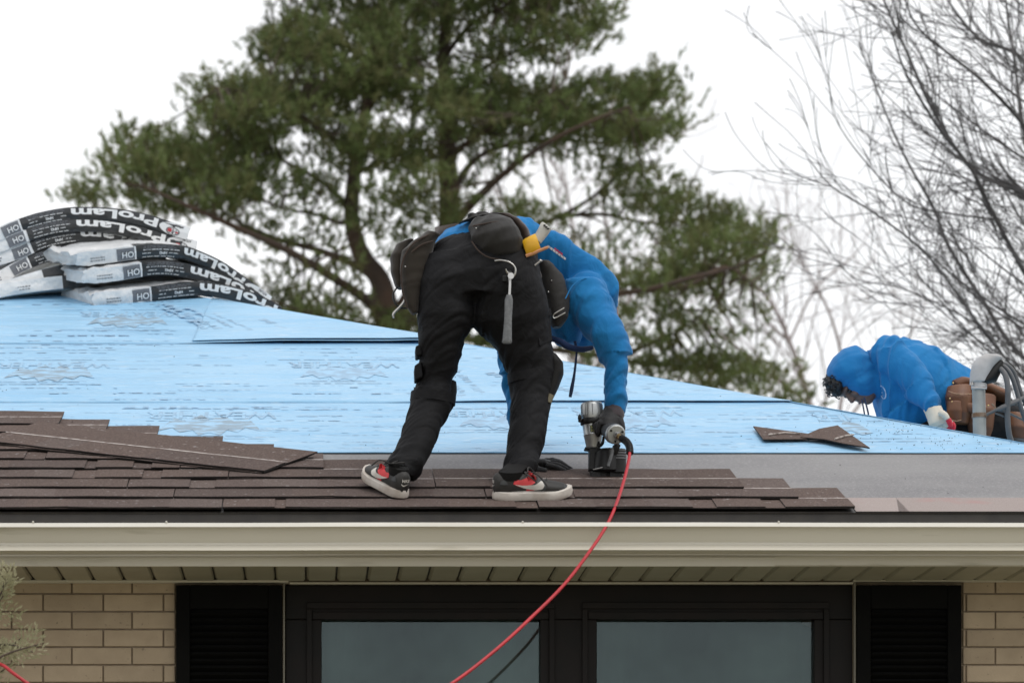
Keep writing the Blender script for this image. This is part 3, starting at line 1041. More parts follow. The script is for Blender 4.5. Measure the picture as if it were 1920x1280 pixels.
            for xx in (-.45, 0, .45):
                s.shape(mb, [(xx - .05, -.8), (xx + .05, -.8), (xx + .05, .8), (xx - .05, .8)], [(0, 1, 2, 3)], a - 0.080, t * .33, .036, t * .30, 1)
            s.shape(mb, [(-.9, -.06), (.9, -.06), (.9, .06), (-.9, .06)], [(0, 1, 2, 3)], a - 0.080, t * .33, .036, t * .30, 1)
            s.shape(mb, [(.2, -.5), (.75, -.5), (.75, .35), (.2, .35)], [(0, 1, 2, 3)], a - 0.080, t * .33, .036, t * .30, 3, out=0.0062)
            s.shape(mb, [(-.75, -.1), (-.4, -.1), (-.4, .3), (-.75, .3)], [(0, 1, 2, 3)], a - 0.080, t * .33, .036, t * .30, 3, out=0.0062)
            mb.build('emblem', mats, s.root, recalc=False)['kind'] = 'stuff'
        if s.split > 0.2:
            mb = MB()
            for k in range(2):
                a = sp - 0.24
                while a < sp - 0.165:
                    l = r.uniform(.006, .014); s.rect(mb, a, a + l, t * (.45 - .2 * k), t * (.53 - .2 * k), 1); a += l + .004
            mb.build('stamp', mats, s.root, recalc=False)['kind'] = 'stuff'

TH = 0.064
wl = (-0.03, 0.34, 0.03)
b = Bundle('bottom bundle of the left pile, flat white end resting on the blue ridge', [(-60, 572), (-20, 562), (30, 552), (80, 545), (130, 540), (200, 536), (280, 540), (340, 552)], TH, 16.96, 17.12, wl, 0.45, None, 57)
b.printed(pro=False, end=False, hp=False, oh=False)
b = Bundle('fifth bundle down in the left pile, mostly hidden behind the right pile', [(-60, 566), (-20, 556), (30, 545), (80, 530), (130, 519), (200, 515), (280, 524), (340, 540)], TH, 16.98, 17.15, wl, 0.36, None, 51)
b.printed(pro=False, end=False, hp=False, oh=False)
b = Bundle('fourth bundle down in the left pile, its code box half covered by another bundle', [(-140, 560), (-60, 548), (0, 533), (41, 511), (76, 496), (120, 484), (170, 477), (230, 480), (290, 498)], TH, 17.08, 17.2, wl, 0.47, None, 54)
b.printed(pro=False, end=False)
b = Bundle('third bundle down in the left pile, right half tucked under the right pile', [(-150, 530), (-60, 512), (0, 497), (41, 484), (81, 467), (122, 457), (168, 453), (210, 458), (260, 472), (310, 489)], TH, 17.07, 17.2, wl, 0.46, None, 53)
b.printed(end=False, wordend=b.L - 0.02)
b = Bundle('second bundle from the top of the left pile, emblem at its right end', [(-120, 505), (-60, 489), (0, 473), (35, 459), (81, 444), (122, 436), (168, 434), (217, 439), (257, 448), (298, 459), (333, 468), (366, 475)], TH, 17.06, 17.18, wl, 0.36, None, 52)
b.printed()
b = Bundle('topmost bundle of the left pile, arched against the sky with white end at right', [(-130, 498), (-60, 472), (0, 451), (27, 439), (68, 425), (108, 416), (152, 412), (217, 415), (271, 425), (311, 438), (350, 450)], TH, 17.05, 17.16, wl, 0.37, None, 50)
b.printed()
wr = (-0.17, 0.30, 0.10)
b = Bundle('bottom bundle of the right pile, long white end nearest on the blue sheet', [(175, 576), (230, 571), (298, 562), (365, 555), (406, 558), (447, 567), (485, 582), (520, 600)], 0.072, 16.87, 17.3, wr, 0.30, None, 60)
b.printed(end=False, wordend=b.L - 0.03)
b = Bundle('middle bundle of the right pile, white end and black band bending down the hip', [(157, 533), (217, 527), (271, 518), (311, 516), (352, 522), (393, 534), (433, 550), (474, 574), (496, 590)], 0.072, 16.86, 17.28, wr, 0.30, None, 61)
b.printed(end=False, wordend=b.L - 0.05)
b = Bundle('top bundle of the right pile, bent down the hip to an emblem end', [(144, 500), (190, 495), (257, 486), (298, 483), (339, 486), (365, 494), (406, 513), (447, 541), (497, 577)], 0.068, 16.85, 17.26, wr, 0.29, None, 62)
b.printed()
# ------------------------------------------------------------------ trees
M_bark = mat('pine_bark', (0.058, 0.043, 0.035), 0.95, (0.095, 0.060, 0.043), 3, bump=0.6, bscale=20, bdist=0.03)
M_twig = mat('pine_twig', (0.07, 0.055, 0.042), 0.95, (0.11, 0.085, 0.06), 5)
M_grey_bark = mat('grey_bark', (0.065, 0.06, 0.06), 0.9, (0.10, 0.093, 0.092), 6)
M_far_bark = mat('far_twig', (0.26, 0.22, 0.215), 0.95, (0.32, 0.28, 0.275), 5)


def needle_mat(name, a, b_):
    m = bpy.data.materials.new(name); m.use_nodes = True
    t = m.node_tree; bs = t.nodes['Principled BSDF']
    bs.inputs['Roughness'].default_value = 0.6
    bs.inputs['Specular IOR Level'].default_value = 0.3
    n = t.nodes.new('ShaderNodeTexNoise'); n.inputs['Scale'].default_value = 1.1; n.inputs['Detail'].default_value = 3
    g_ = t.nodes.new('ShaderNodeTexCoord'); t.links.new(g_.outputs['Object'], n.inputs['Vector'])
    mr = t.nodes.new('ShaderNodeMapRange'); mr.inputs['From Min'].default_value = 0.35; mr.inputs['From Max'].default_value = 0.65
    t.links.new(n.outputs['Fac'], mr.inputs['Value'])
    mxx = t.nodes.new('ShaderNodeMix'); mxx.data_type = 'RGBA'
    mxx.inputs['A'].default_value = (*a, 1); mxx.inputs['B'].default_value = (*b_, 1)
    t.links.new(mr.outputs[0], mxx.inputs['Factor']); t.links.new(mxx.outputs['Result'], bs.inputs['Base Color'])
    tl = t.nodes.new('ShaderNodeBsdfTranslucent'); t.links.new(mxx.outputs['Result'], tl.inputs[0])
    ms = t.nodes.new('ShaderNodeMixShader'); ms.inputs[0].default_value = 0.45
    t.links.new(bs.outputs[0], ms.inputs[1]); t.links.new(tl.outputs[0], ms.inputs[2])
    t.links.new(ms.outputs[0], t.nodes['Material Output'].inputs[0])
    return m
M_needle = needle_mat('pine_needles', (0.155, 0.205, 0.075), (0.215, 0.265, 0.105))
M_needle2 = needle_mat('pine_needles_olive', (0.165, 0.175, 0.075), (0.21, 0.220, 0.095))


def tufts(name, pos, dirs, mats, parent, K=14, L=(0.07, 0.12), wdt=0.011, seed=1, fan=0.8):
    g_ = np.random.default_rng(seed)
    n = len(pos)
    pos = np.repeat(np.asarray(pos), K, axis=0); d = np.repeat(np.asarray(dirs), K, axis=0)
    pos = pos + d * g_.uniform(-0.09, 0.04, (n * K, 1))
    nd = d * g_.uniform(0.5, 1.3, (n * K, 1)) + g_.normal(0, fan * 0.55, (n * K, 3))
    nd /= np.linalg.norm(nd, axis=1)[:, None]
    sd = np.cross(nd, g_.normal(0, 1, (n * K, 3))); sd /= np.linalg.norm(sd, axis=1)[:, None]
    ln = g_.uniform(L[0], L[1], (n * K, 1))
    v = np.empty((n * K, 3, 3))
    v[:, 0] = pos - sd * wdt * .5; v[:, 1] = pos + sd * wdt * .5; v[:, 2] = pos + nd * ln
    me = bpy.data.meshes.new(name)
    N = n * K
    me.vertices.add(N * 3); me.vertices.foreach_set('co', v.ravel())
    me.loops.add(N * 3); me.loops.foreach_set('vertex_index', np.arange(N * 3))
    me.polygons.add(N); me.polygons.foreach_set('loop_start', np.arange(N) * 3)
    try: me.polygons.foreach_set('loop_total', np.full(N, 3))
    except Exception: pass
    for m in mats: me.materials.append(m)
    me.polygons.foreach_set('material_index', np.repeat(g_.integers(0, len(mats), n), K).astype(np.int32))
    me.update(calc_edges=True); me.validate()
    return link_mesh(name, me, parent)


PY = 38.0
pine = thing('pine_tree', 'tall spreading pine with dark green needle pads and reddish bare limbs behind the roof', 'tree', (P(735, 0, PY).x, PY, 0))
S = F / PY
def W(px, py, dy=0.0): return P(px, py, PY + dy)
trk = MB()
base = W(740, 0); base.z = 0
tpts = catmull([base, W(738, 1500), W(737, 900), W(733, 640), W(725, 585), W(712, 525), W(678, 478), W(660, 415), W(662, 350), W(672, 270), W(690, 180), W(700, 80), W(720, -40), W(735, -160)], 6)
trk.tube(tpts, [.30, .28, .24, .19, .15, .115, .10, .088, .08, .07, .06, .05, .04, .03], 12)
t2 = catmull([W(735, 640), W(760, 585), W(800, 515), W(838, 440), W(842, 360), (W(838, 290)), W(842, 210), W(832, 120), W(838, 20), W(850, -90), W(855, -190)], 6)
trk.tube(t2, [.15, .14, .13, .12, .115, .105, .09, .075, .06, .045, .03], 12)
trunk = trk.build('trunk', M_bark, pine, smooth=True)
# limbs seen in the photograph
limbs = [
    [(730, 605, 0), (690, 565, -.3), (640, 530, -.6), (540, 470, -1), (440, 425, -1.2), (350, 385, -1.3), (270, 350, -1.3)], .11,
    [(714, 530, 0), (670, 500, .2), (600, 470, .5), (520, 448, .8), (440, 412, 1), (360, 350, 1.2)], .085,
    [(664, 400, 0), (640, 418, -.1), (600, 404, -.4), (540, 392, -.7), (470, 370, -1)], .06,
    [(660, 395, 0), (620, 355, .3), (565, 318, .6), (500, 290, .8), (420, 270, 1)], .06,
    [(668, 300, 0), (620, 260, -.5), (560, 215, -.8), (480, 180, -1), (410, 165, -1.2)], .06,
    [(690, 190, 0), (640, 140, .5), (580, 95, .8), (520, 80, 1)], .05,
    [(838, 445, 0), (870, 398, -.4), (905, 362, -.8), (940, 330, -1), (1000, 285, -1.2), (1080, 240, -1.4), (1180, 200, -1.6)], .10,
    [(842, 380, 0), (880, 310, .4), (940, 275, .8), (1040, 262, 1.2), (1140, 268, 1.4), (1230, 250, 1.6)], .07,
    [(842, 300, 0), (880, 265, -.5), (930, 235, -.9), (1000, 200, -1.3), (1060, 150, -1.5)], .06,
    [(840, 200, 0), (890, 140, .5), (960, 100, .8), (1040, 60, 1), (1110, 30, 1.2)], .06,
    [(832, 110, 0), (880, 50, -.5), (950, 10, -.9), (1040, -30, -1.1)], .05,
    [(800, 515, 0), (880, 470, .6), (960, 440, .9), (1050, 405, 1.2), (1110, 370, 1.4), (1175, 318, 1.6), (1230, 300, 1.7)], .07,
    [(1050, 405, 1.2), (1130, 402, 1.4), (1220, 418, 1.6), (1320, 410, 1.8), (1400, 420, 1.9)], .045,
    [(780, 570, 0), (900, 560, -.8), (1050, 560, -1.2), (1200, 545, -1.6), (1300, 520, -1.8), (1380, 500, -1.9), (1440, 470, -2)], .08,
    [(1200, 545, -1.6), (1290, 535, -1.5), (1360, 500, -1.4), (1420, 540, -1.4)], .05,
    [(760, 600, 0), (900, 640, .8), (1080, 660, 1.2), (1200, 680, 1.4), (1320, 690, 1.6), (1430, 700, 1.8)], .08,
    [(735, 620, 0), (650, 600, -.6), (560, 580, -.9), (500, 560, -1.1)], .05,
    [(1180, 660, 1.2), (1230, 640, 1), (1290, 610, .9), (1340, 560, .9)], .05,
    [(700, 100, 0), (760, 40, -.5), (820, -20, -.7)], .04,
    [(690, 200, 0), (740, 150, -.7), (790, 110, -1)], .04,
    [(668, 330, 0), (720, 290, .8), (770, 262, 1.2)], .04,
]
lm = []
for k in range(0, len(limbs), 2):
    pts = catmull([W(*p) for p in limbs[k]], 5)
    q = MB()
    rl = limbs[k + 1] * .6
    q.tube(pts, [rl, rl * .75, rl * .5, rl * .2], 8)
    q.build('limb', M_bark, pine, smooth=True)
    lm.append((pts, limbs[k + 1]))
limb_pts = np.array([tuple(p) for pts, _ in lm for p in pts] + [tuple(p) for p in tpts[25:]] + [tuple(p) for p in t2[8:]])

# needle pads: pixel centre, half size, depth offset, density
pads = [(640, 40, 120, 55, 0, 1), (560, 75, 85, 45, -.8, 1), (740, 30, 110, 60, .8, 1), (850, 30, 90, 50, -.6, .8), (960, 30, 100, 45, .3, .8), (1060, 20, 80, 45, -.4, .8), (1110, 30, 35, 40, .2, .5), (660, 100, 110, 45, -1.2, 1), (520, 95, 60, 35, .2, .9),
        (760, 95, 70, 40, 1.2, .8), (1010, 75, 90, 35, -1.1, .9), (1085, 70, 40, 35, .5, .6), (940, 90, 60, 30, 1.2, .5),
        (470, 165, 90, 40, -.8, 1), (560, 175, 100, 50, .4, 1), (420, 190, 60, 40, .6, 1), (640, 165, 80, 45, 1.2, 1), (700, 150, 70, 45, -1.2, .9), (500, 215, 100, 35, -1.4, 1), (440, 230, 65, 40, .2, 1), (600, 220, 70, 30, -.5, .8),
        (760, 180, 80, 35, .5, .8), (820, 165, 70, 35, -1.2, .7), (880, 185, 90, 40, -.4, 1), (980, 180, 100, 40, .8, 1), (1080, 180, 100, 40, -.6, 1), (1180, 170, 75, 35, .4, .9), (1235, 150, 32, 32, -.2, .8), (1225, 185, 45, 25, .8, .8),
        (900, 225, 100, 32, .9, .9), (1010, 225, 110, 35, -1.0, 1), (1120, 225, 100, 30, .9, 1), (1200, 235, 70, 30, -1.2, .9), (1250, 240, 32, 22, .2, .7), (1130, 265, 65, 26, -.2, .9), (1010, 265, 50, 20, .6, .5), (850, 215, 45, 40, -1.6, .8),
        (300, 270, 85, 38, -.6, .9), (240, 275, 45, 35, .5, .6), (370, 285, 70, 40, .8, 1), (240, 320, 70, 40, -1.0, .8), (190, 360, 48, 32, .2, .8), (320, 330, 90, 38, .2, .9), (420, 310, 80, 45, -.8, 1), (480, 275, 60, 45, .9, 1), (430, 360, 80, 35, -1.2, .9), (350, 375, 70, 28, 0, .7), (250, 375, 70, 25, .6, .6), (500, 340, 60, 28, .3, .6), (400, 395, 60, 22, .4, .5), (560, 370, 40, 20, .8, .35),
        (670, 280, 80, 28, -1.3, .8), (760, 275, 60, 30, -1.0, .7), (720, 310, 70, 24, .7, .6), (730, 365, 60, 22, -1.4, .7), (800, 350, 50, 30, -1.6, .7), (830, 395, 50, 25, -1.2, .6), (620, 300, 50, 18, .5, .4), (690, 230, 60, 22, -1.6, .6), (900, 285, 50, 20, 1.0, .4), (560, 405, 55, 14, -.6, .35), (630, 370, 30, 14, .2, .25), (580, 430, 50, 12, .8, .25), (760, 430, 50, 25, .8, .4), (700, 400, 40, 20, 1.2, .35), (590, 500, 60, 14, .7, .25), (500, 410, 45, 12, .9, .3),
        (1180, 315, 70, 28, .4, .5), (1240, 345, 60, 30, -.6, .6), (1200, 375, 80, 22, 1.0, .6), (1270, 390, 60, 35, .4, .7), (1130, 350, 50, 20, 1.2, .35), (1330, 415, 75, 35, 1.0, .8), (1400, 440, 50, 30, 0, .7), (1430, 480, 32, 40, -.8, .6), (1350, 465, 80, 32, -1.0, .8), (1300, 440, 60, 25, 1.4, .6), (1000, 405, 50, 26, -1.2, .7), (950, 395, 40, 20, .4, .5), (1090, 430, 60, 20, .5, .35), (1250, 480, 70, 20, .9, .35),
        (1120, 480, 70, 28, -1.0, .45), (1180, 520, 100, 28, -1.4, .75), (1280, 530, 80, 30, -.8, .75), (1220, 570, 90, 24, .6, .6), (1350, 520, 70, 24, .6, .6), (1400, 560, 45, 22, -.6, .45), (1150, 580, 60, 18, -.2, .35), (1260, 620, 70, 26, 1.0, .35), (1210, 640, 50, 24, 0, .35),
        (1330, 670, 90, 26, .6, .75), (1420, 690, 45, 26, -.4, .7), (1250, 680, 60, 24, 1.2, .45), (1380, 710, 80, 22, .9, .7), (1290, 720, 80, 18, .4, .5), (1480, 735, 60, 24, -.6, .7), (1210, 710, 50, 18, .8, .4),
        (520, 565, 70, 24, .4, .6), (580, 590, 80, 22, -.6, .7), (660, 600, 60, 20, .5, .5), (740, 610, 70, 24, -.4, .7), (700, 580, 40, 14, .8, .4), (900, 640, 70, 26, .3, .7), (920, 600, 40, 20, -.5, .4), (780, 620, 60, 20, .8, .6), (480, 545, 40, 14, 0, .4), (470, 430, 70, 11, 0.5, 0.16), (560, 450, 70, 13, -0.5, 0.16), (640, 455, 50, 16, 0.9, 0.16), (520, 500, 60, 13, 0.2, 0.16), (610, 540, 60, 13, -0.8, 0.16), (680, 550, 50, 16, 0.6, 0.16), (560, 330, 60, 21, -1.1, 0.37), (620, 330, 50, 19, 0.9, 0.37), (600, 270, 50, 21, 0.3, 0.31), (690, 330, 50, 19, -1.0, 0.43), (700, 270, 60, 21, 1.2, 0.43), (640, 210, 60, 21, 0.9, 0.43), (650, 400, 45, 18, -1.2, 0.37), (720, 430, 50, 21, -0.9, 0.37), (700, 480, 50, 19, 0.9, 0.16), (660, 500, 40, 14, -1.1, 0.31), (590, 575, 60, 19, 0.8, 0.43), (500, 590, 60, 18, 0.2, 0.37), (650, 620, 70, 16, -0.8, 0.43), (560, 545, 40, 11, 1.1, 0.31), (1060, 470, 50, 19, 0.6, 0.16), (1100, 520, 60, 19, -0.6, 0.16), (1080, 580, 60, 21, 0.5, 0.34), (1150, 620, 70, 22, -0.9, 0.37), (1100, 650, 60, 21, 0.6, 0.37), (1180, 680, 70, 21, 0.9, 0.4), (1300, 580, 60, 19, 1.2, 0.37), (1330, 620, 60, 19, -0.6, 0.34), (1390, 610, 45, 18, 0.5, 0.31), (1230, 540, 80, 19, -0.7, 0.37), (1160, 440, 60, 16, -0.6, 0.16), (1300, 480, 60, 21, -1.2, 0.43), (1400, 500, 45, 22, 0.6, 0.43), (1250, 440, 60, 18, 0.5, 0.16), (960, 300, 60, 18, -0.9, 0.31), (900, 330, 50, 18, 0.9, 0.28), (1050, 300, 60, 16, -0.3, 0.28), (870, 270, 40, 24, 0.2, 0.37), (830, 330, 40, 24, 0.9, 0.37), (800, 300, 40, 22, -0.8, 0.37), (800, 240, 50, 21, 0.9, 0.43), (860, 120, 50, 29, 0.9, 0.5), (900, 150, 50, 24, -1, 0.43), (790, 110, 40, 32, -0.9, 0.43), (700, 60, 70, 36, -0.9, 0.56)]
for k in range(26):     # the crown goes on above the frame
    pads.append((rng.uniform(500, 1080), rng.uniform(-300, -25), rng.uniform(70, 120), rng.uniform(35, 55), rng.uniform(-1.4, 1.4), .9))
pos, dirs, anch = [], [], []
twv, twf = [], []
TW = MB()
for (px, py, rx, ry, dy, den) in pads:
    c = np.array(W(px, py, dy)); ax = rx / S; az = 0.82 * ry / S; ay = max(0.45, ax * 0.8)
    n = int(den ** 1.15 * 400 * (ax * az) ** 0.62 / 0.35)
    # shoots: several sprigs per pad
    m = max(3, n // 9)
    sp = rng.normal(0, 1, (m, 3)); sp /= np.linalg.norm(sp, axis=1)[:, None]
    rad = rng.uniform(0.25, 1.0, (m, 1)) ** 0.5
    sp = c + sp * rad * np.array([ax, ay, az])
    # nearest limb point carries the sprig
    for q in sp:
        j = np.argmin(((limb_pts - q) ** 2).sum(1) + rng.uniform(0, .3, len(limb_pts)))
        a = limb_pts[j]
        if rng.random() < 0.3 and np.linalg.norm(q - a) < 1.1:
            mid = a * .5 + q * .5 + np.array([rng.normal(0, .06), rng.normal(0, .06), -0.10 * rng.random()])
            TW.tube([a, mid, q], [0.017, 0.011, 0.006], 4, caps=False)
        ddir = (q - a); ddir /= np.linalg.norm(ddir) + 1e-6
        kk = rng.integers(5, 10)
        for _ in range(kk):
            off = rng.normal(0, 1, 3) * np.array([.15, .15, .06])
            d = ddir * 0.35 + np.array([0, 0, 0.75]) + rng.normal(0, .4, 3) + off * 2
            d /= np.linalg.norm(d)
            pos.append(q + off); dirs.append(d)
# upright candles that break the outline
TW.build('twigs', M_twig, pine, smooth=True, recalc=False)['kind'] = 'stuff'
M_needle3 = needle_mat('pine_needles_dark', (0.11, 0.135, 0.05), (0.15, 0.17, 0.07))
crown = tufts('crown', pos, dirs, [M_needle, M_needle, M_needle, M_needle2, M_needle2, M_needle3], pine, K=22, L=(0.06, 0.105), wdt=0.0135, seed=3, fan=1.0)
crown['kind'] = 'stuff'
print('pine tufts', len(pos))


# ---- leafless trees
def bare(name, label, tree_loc, guide, mat_, Yc, seed, levels=3, r0=0.05, twig_len=0.8, curl=(0, 0, 0.25), spread=0.6, per=9, group=None, rmin=0.003, dens=3.4, jit=0.10):
    r = np.random.default_rng(seed)
    root = thing(name, label, 'tree', tree_loc, group)
    MBs = MB(); TWs = MB()
    def grow(p, d, L, rad, lev):
        n = 7
        pts = [np.array(p)]
        d = np.array(d, float); d /= np.linalg.norm(d)
        bend = r.normal(0, .09, 3) + np.array(curl) * (0.10 if lev > 0 else 0.03)
        for i in range(n):
            d = d + bend + r.normal(0, jit, 3)
            d /= np.linalg.norm(d)
            pts.append(pts[-1] + d * L / n)
        (TWs if lev > 0 else MBs).tube(pts, [rad, rad * .75, max(rmin, rad * .4)], 5 if lev == 0 else 4, caps=False)
        if lev < levels:
            for k in range(per if lev == 0 else max(3, per - 3)):
                t = r.uniform(0.15, 1.0)
                i = min(n - 1, int(t * n)); 
                q = pts[i] + (pts[i + 1] - pts[i]) * (t * n - i if t < 1 else 1)
                dd = (pts[i + 1] - pts[i]) / (L / n)
                pr = r.normal(0, 1, 3); pr[1] *= .7; pr -= dd * pr.dot(dd); pr /= np.linalg.norm(pr) + 1e-6
                nd = dd + pr * r.uniform(.35, .9) * spread / .6
                grow(q, nd, L * r.uniform(.35, .7), max(rmin, rad * (1 - .6 * t) * .55), lev + 1)
    for g_, rad in guide:
        pts = catmull([P(a, b_, Yc + c_) for a, b_, c_ in g_], 6)
        MBs.tube(pts, [rad, rad * .8, rad * .55, rad * .25], 7)
        Lt = sum((b_ - a).length for a, b_ in zip(pts, pts[1:]))
        m = int(Lt * dens)
        for k in range(m):
            t = r.uniform(.12, 1.0); i = min(len(pts) - 2, int(t * (len(pts) - 1)))
            q = np.array(pts[i]); dd = np.array((pts[i + 1] - pts[i]).normalized())
            pr = r.normal(0, 1, 3); pr -= dd * pr.dot(dd); pr /= np.linalg.norm(pr)
            grow(q, dd * .9 + pr * r.uniform(.3, .8), twig_len * r.uniform(.5, 1.3) * (1.1 - .4 * t), max(rmin, rad * (1 - .7 * t) * .42), 1)
    return root, MBs, TWs

BY = 24.0
g1 = [([(2250, 1500, 0), (2230, 1000, 0), (2190, 760, 0), (2080, 560, 0), (1990, 440, 0), (1920, 366, 0), (1822, 315, .1), (1749, 206, .2), (1698, 93, .3), (1657, 0, .4), (1630, -90, .4)], .06),
      ([(2190, 760, 0), (2060, 640, -.4), (1960, 570, -.6), (1868, 412, -.7), (1822, 318, -.8), (1760, 240, -.9), (1700, 140, -1), (1672, 60, -1)], .05),
      ([(2200, 820, 0), (2040, 770, .5), (1905, 655, .8), (1842, 562, 1), (1780, 464, 1.1), (1749, 387, 1.2), (1700, 300, 1.3), (1660, 210, 1.4), (1610, 80, 1.4)], .05),
      ([(2080, 560, 0), (2010, 300, .4), (1925, 120, .6), (1840, 75, .8), (1790, 20, .9), (1740, -60, 1)], .05),
      ([(2090, 580, 0), (2000, 380, -.5), (1930, 250, -.7), (1850, 160, -1), (1790, 110, -1.2), (1720, 50, -1.3), (1690, -20, -1.4)], .04),
      ([(2200, 860, 0), (2060, 820, -.6), (1930, 720, -.8), (1830, 600, -1), (1740, 480, -1.2), (1640, 400, -1.4), (1560, 350, -1.5), (1510, 290, -1.5)], .03),
      ([(1990, 440, 0), (1930, 300, .2), (1900, 100, .3), (1880, -40, .4)], .04),
      ([(1905, 655, .8), (1800, 590, .9), (1690, 540, 1), (1600, 520, 1.1), (1540, 450, 1.2), (1490, 400, 1.3)], .018),
      ([(1868, 412, -.7), (1780, 400, -.8), (1700, 380, -.8), (1620, 300, -.9), (1570, 230, -1), (1555, 180, -1)], .018)]
g1 = [(a_, b_ * .42) for a_, b_ in g1]
rb_ = random.Random(21)
main_pts = [q for g_, _ in g1 for q in catmull([Vector(p_) for p_ in g_], 5)]
for k in range(46):
    sx = rb_.uniform(1930, 2150); sy = rb_.uniform(60, 900); dy = rb_.uniform(-1.6, 1.6)
    ln = rb_.uniform(160, 400); an = math.radians(rb_.uniform(18, 62)); pts_ = []
    cu = rb_.uniform(.1, .5)
    for q in range(5):
        t_ = q / 4; a_ = an + cu * t_
        pts_.append((sx, sy, dy + .3 * t_)); sx -= ln / 4 * math.cos(a_); sy -= ln / 4 * math.sin(a_)
    s_ = Vector(pts_[0])
    c_ = [q for q in main_pts if q.x > s_.x + 25 and q.y > s_.y]
    if c_:      # every branch springs from one of the main limbs
        n_ = min(c_, key=lambda q: (q.x - s_.x) ** 2 + (q.y - s_.y) ** 2)
        pts_.insert(0, tuple(n_.lerp(s_, .5) + Vector((0, 12, 0)))); pts_.insert(0, tuple(n_))
    g1.append((pts_, rb_.uniform(.007, .014)))
bt, m1, m2 = bare('bare_tree', 'leafless grey tree arching in from the right edge behind the stooping roofer', (P(2250, 0, BY).x, BY, 0), g1, M_grey_bark, BY, 5, levels=2, twig_len=0.95, curl=(-.15, 0, .45), per=4, rmin=0.0025, spread=0.34, dens=4.2, jit=0.06)
bs_ = P(2250, 1500, BY)
m1.tube([(bs_.x, BY, 0), (bs_.x, BY, bs_.z)], [.16, .1], 10)
m1.build('trunk', M_grey_bark, bt, smooth=True, recalc=False)
m2.build('twigs', M_grey_bark, bt, smooth=True, recalc=False)['kind'] = 'stuff'
FY = 46.0
g2 = [([(1560, 1300, 0), (1550, 900, 0), (1520, 760, 0), (1480, 640, 0), (1440, 560, .3), (1380, 500, .5), (1330, 440, .6)], .10),
      ([(1550, 900, 0), (1580, 720, .5), (1560, 600, .7), (1510, 500, .9), (1480, 430, 1)], .07),
      ([(1520, 760, 0), (1420, 680, -.5), (1340, 620, -.8), (1260, 560, -1), (1200, 500, -1.2)], .07),
      ([(1550, 840, 0), (1640, 720, .5), (1700, 640, .6), (1740, 560, .8)], .06),
      ([(1540, 880, 0), (1430, 760, -1), (1300, 720, -1.4), (1180, 660, -1.6)], .06),
      ([(1480, 640, 0), (1530, 540, .4), (1600, 480, .6), (1640, 420, .8)], .045)]
g2 = [(a_, b_ * .45) for a_, b_ in g2]
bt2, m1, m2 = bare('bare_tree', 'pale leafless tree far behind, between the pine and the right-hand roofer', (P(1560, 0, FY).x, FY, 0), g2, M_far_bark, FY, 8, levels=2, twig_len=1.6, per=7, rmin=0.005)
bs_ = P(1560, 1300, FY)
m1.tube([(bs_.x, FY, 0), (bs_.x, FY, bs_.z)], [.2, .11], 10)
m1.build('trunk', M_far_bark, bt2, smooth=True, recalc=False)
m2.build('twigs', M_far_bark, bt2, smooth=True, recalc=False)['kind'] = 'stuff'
g3 = [([(1080, 1300, 0), (1080, 900, 0), (1090, 700, 0), (1080, 520, 0), (1070, 400, .3), (1050, 310, .5)], .10),
      ([(1085, 760, 0), (1160, 600, .5), (1220, 480, .7), (1250, 400, .9)], .07),
      ([(1090, 700, 0), (1020, 560, -.5), (960, 440, -.8), (930, 350, -1)], .07),
      ([(1085, 640, 0), (1140, 480, -.5), (1130, 380, -.8), (1150, 320, -.8)], .06)]
g3 = [(a_, b_ * .55) for a_, b_ in g3]
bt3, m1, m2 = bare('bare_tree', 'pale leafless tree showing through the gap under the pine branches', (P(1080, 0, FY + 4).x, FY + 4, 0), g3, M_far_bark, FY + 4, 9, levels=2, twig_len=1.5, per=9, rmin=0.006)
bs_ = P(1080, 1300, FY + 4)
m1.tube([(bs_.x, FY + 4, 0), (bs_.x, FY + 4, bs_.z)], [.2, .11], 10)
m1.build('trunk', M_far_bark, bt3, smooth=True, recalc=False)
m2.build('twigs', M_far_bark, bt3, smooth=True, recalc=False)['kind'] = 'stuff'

# ---- feathery evergreen shrub by the wall, at the left edge
M_cedar = needle_mat('cedar_spray', (0.22, 0.22, 0.11), (0.50, 0.46, 0.31))
SYC = 11.7
shr = thing('cedar_shrub', 'feathery pale green cedar shrub standing against the brick wall', 'shrub', (-1.30, SYC, 0))
def spray(mb, p, d, L, r):
    d = Vector(d).normalized()
    side = d.cross(Vector((0, -1, 0.2))).normalized()
    n = int(L / 0.017)
    for i in range(n):
        t = i / n
        c = Vector(p) + d * L * t + Vector((0, 0, -0.03 * t * t))
        for sgn in (-1, 1):
            l2 = 0.045 * (1 - t) ** .6 + 0.008
            for j in range(2):
                e = c + (side * sgn * 0.8 + d * 0.75).normalized() * l2 * (j + .4) / 2
                dd = (side * sgn * r.uniform(.3, .9) + d + Vector((r.uniform(-.4, .4), r.uniform(-.6, .6), r.uniform(-.3, .5)))).normalized()
                pp = dd.cross(Vector((r.uniform(-1, 1), -1, r.uniform(-1, 1)))).normalized() * 0.0042
                ll = r.uniform(.014, .026)
                b0 = len(mb.v)
                mb.v += [tuple(e), tuple(e + dd * ll * .5 + pp), tuple(e + dd * ll), tuple(e + dd * ll * .5 - pp)]
                mb.f.append((b0, b0 + 1, b0 + 2, b0 + 3)); mb.m.append(0)
r = random.Random(3)
fol, stm = MB(), MB()
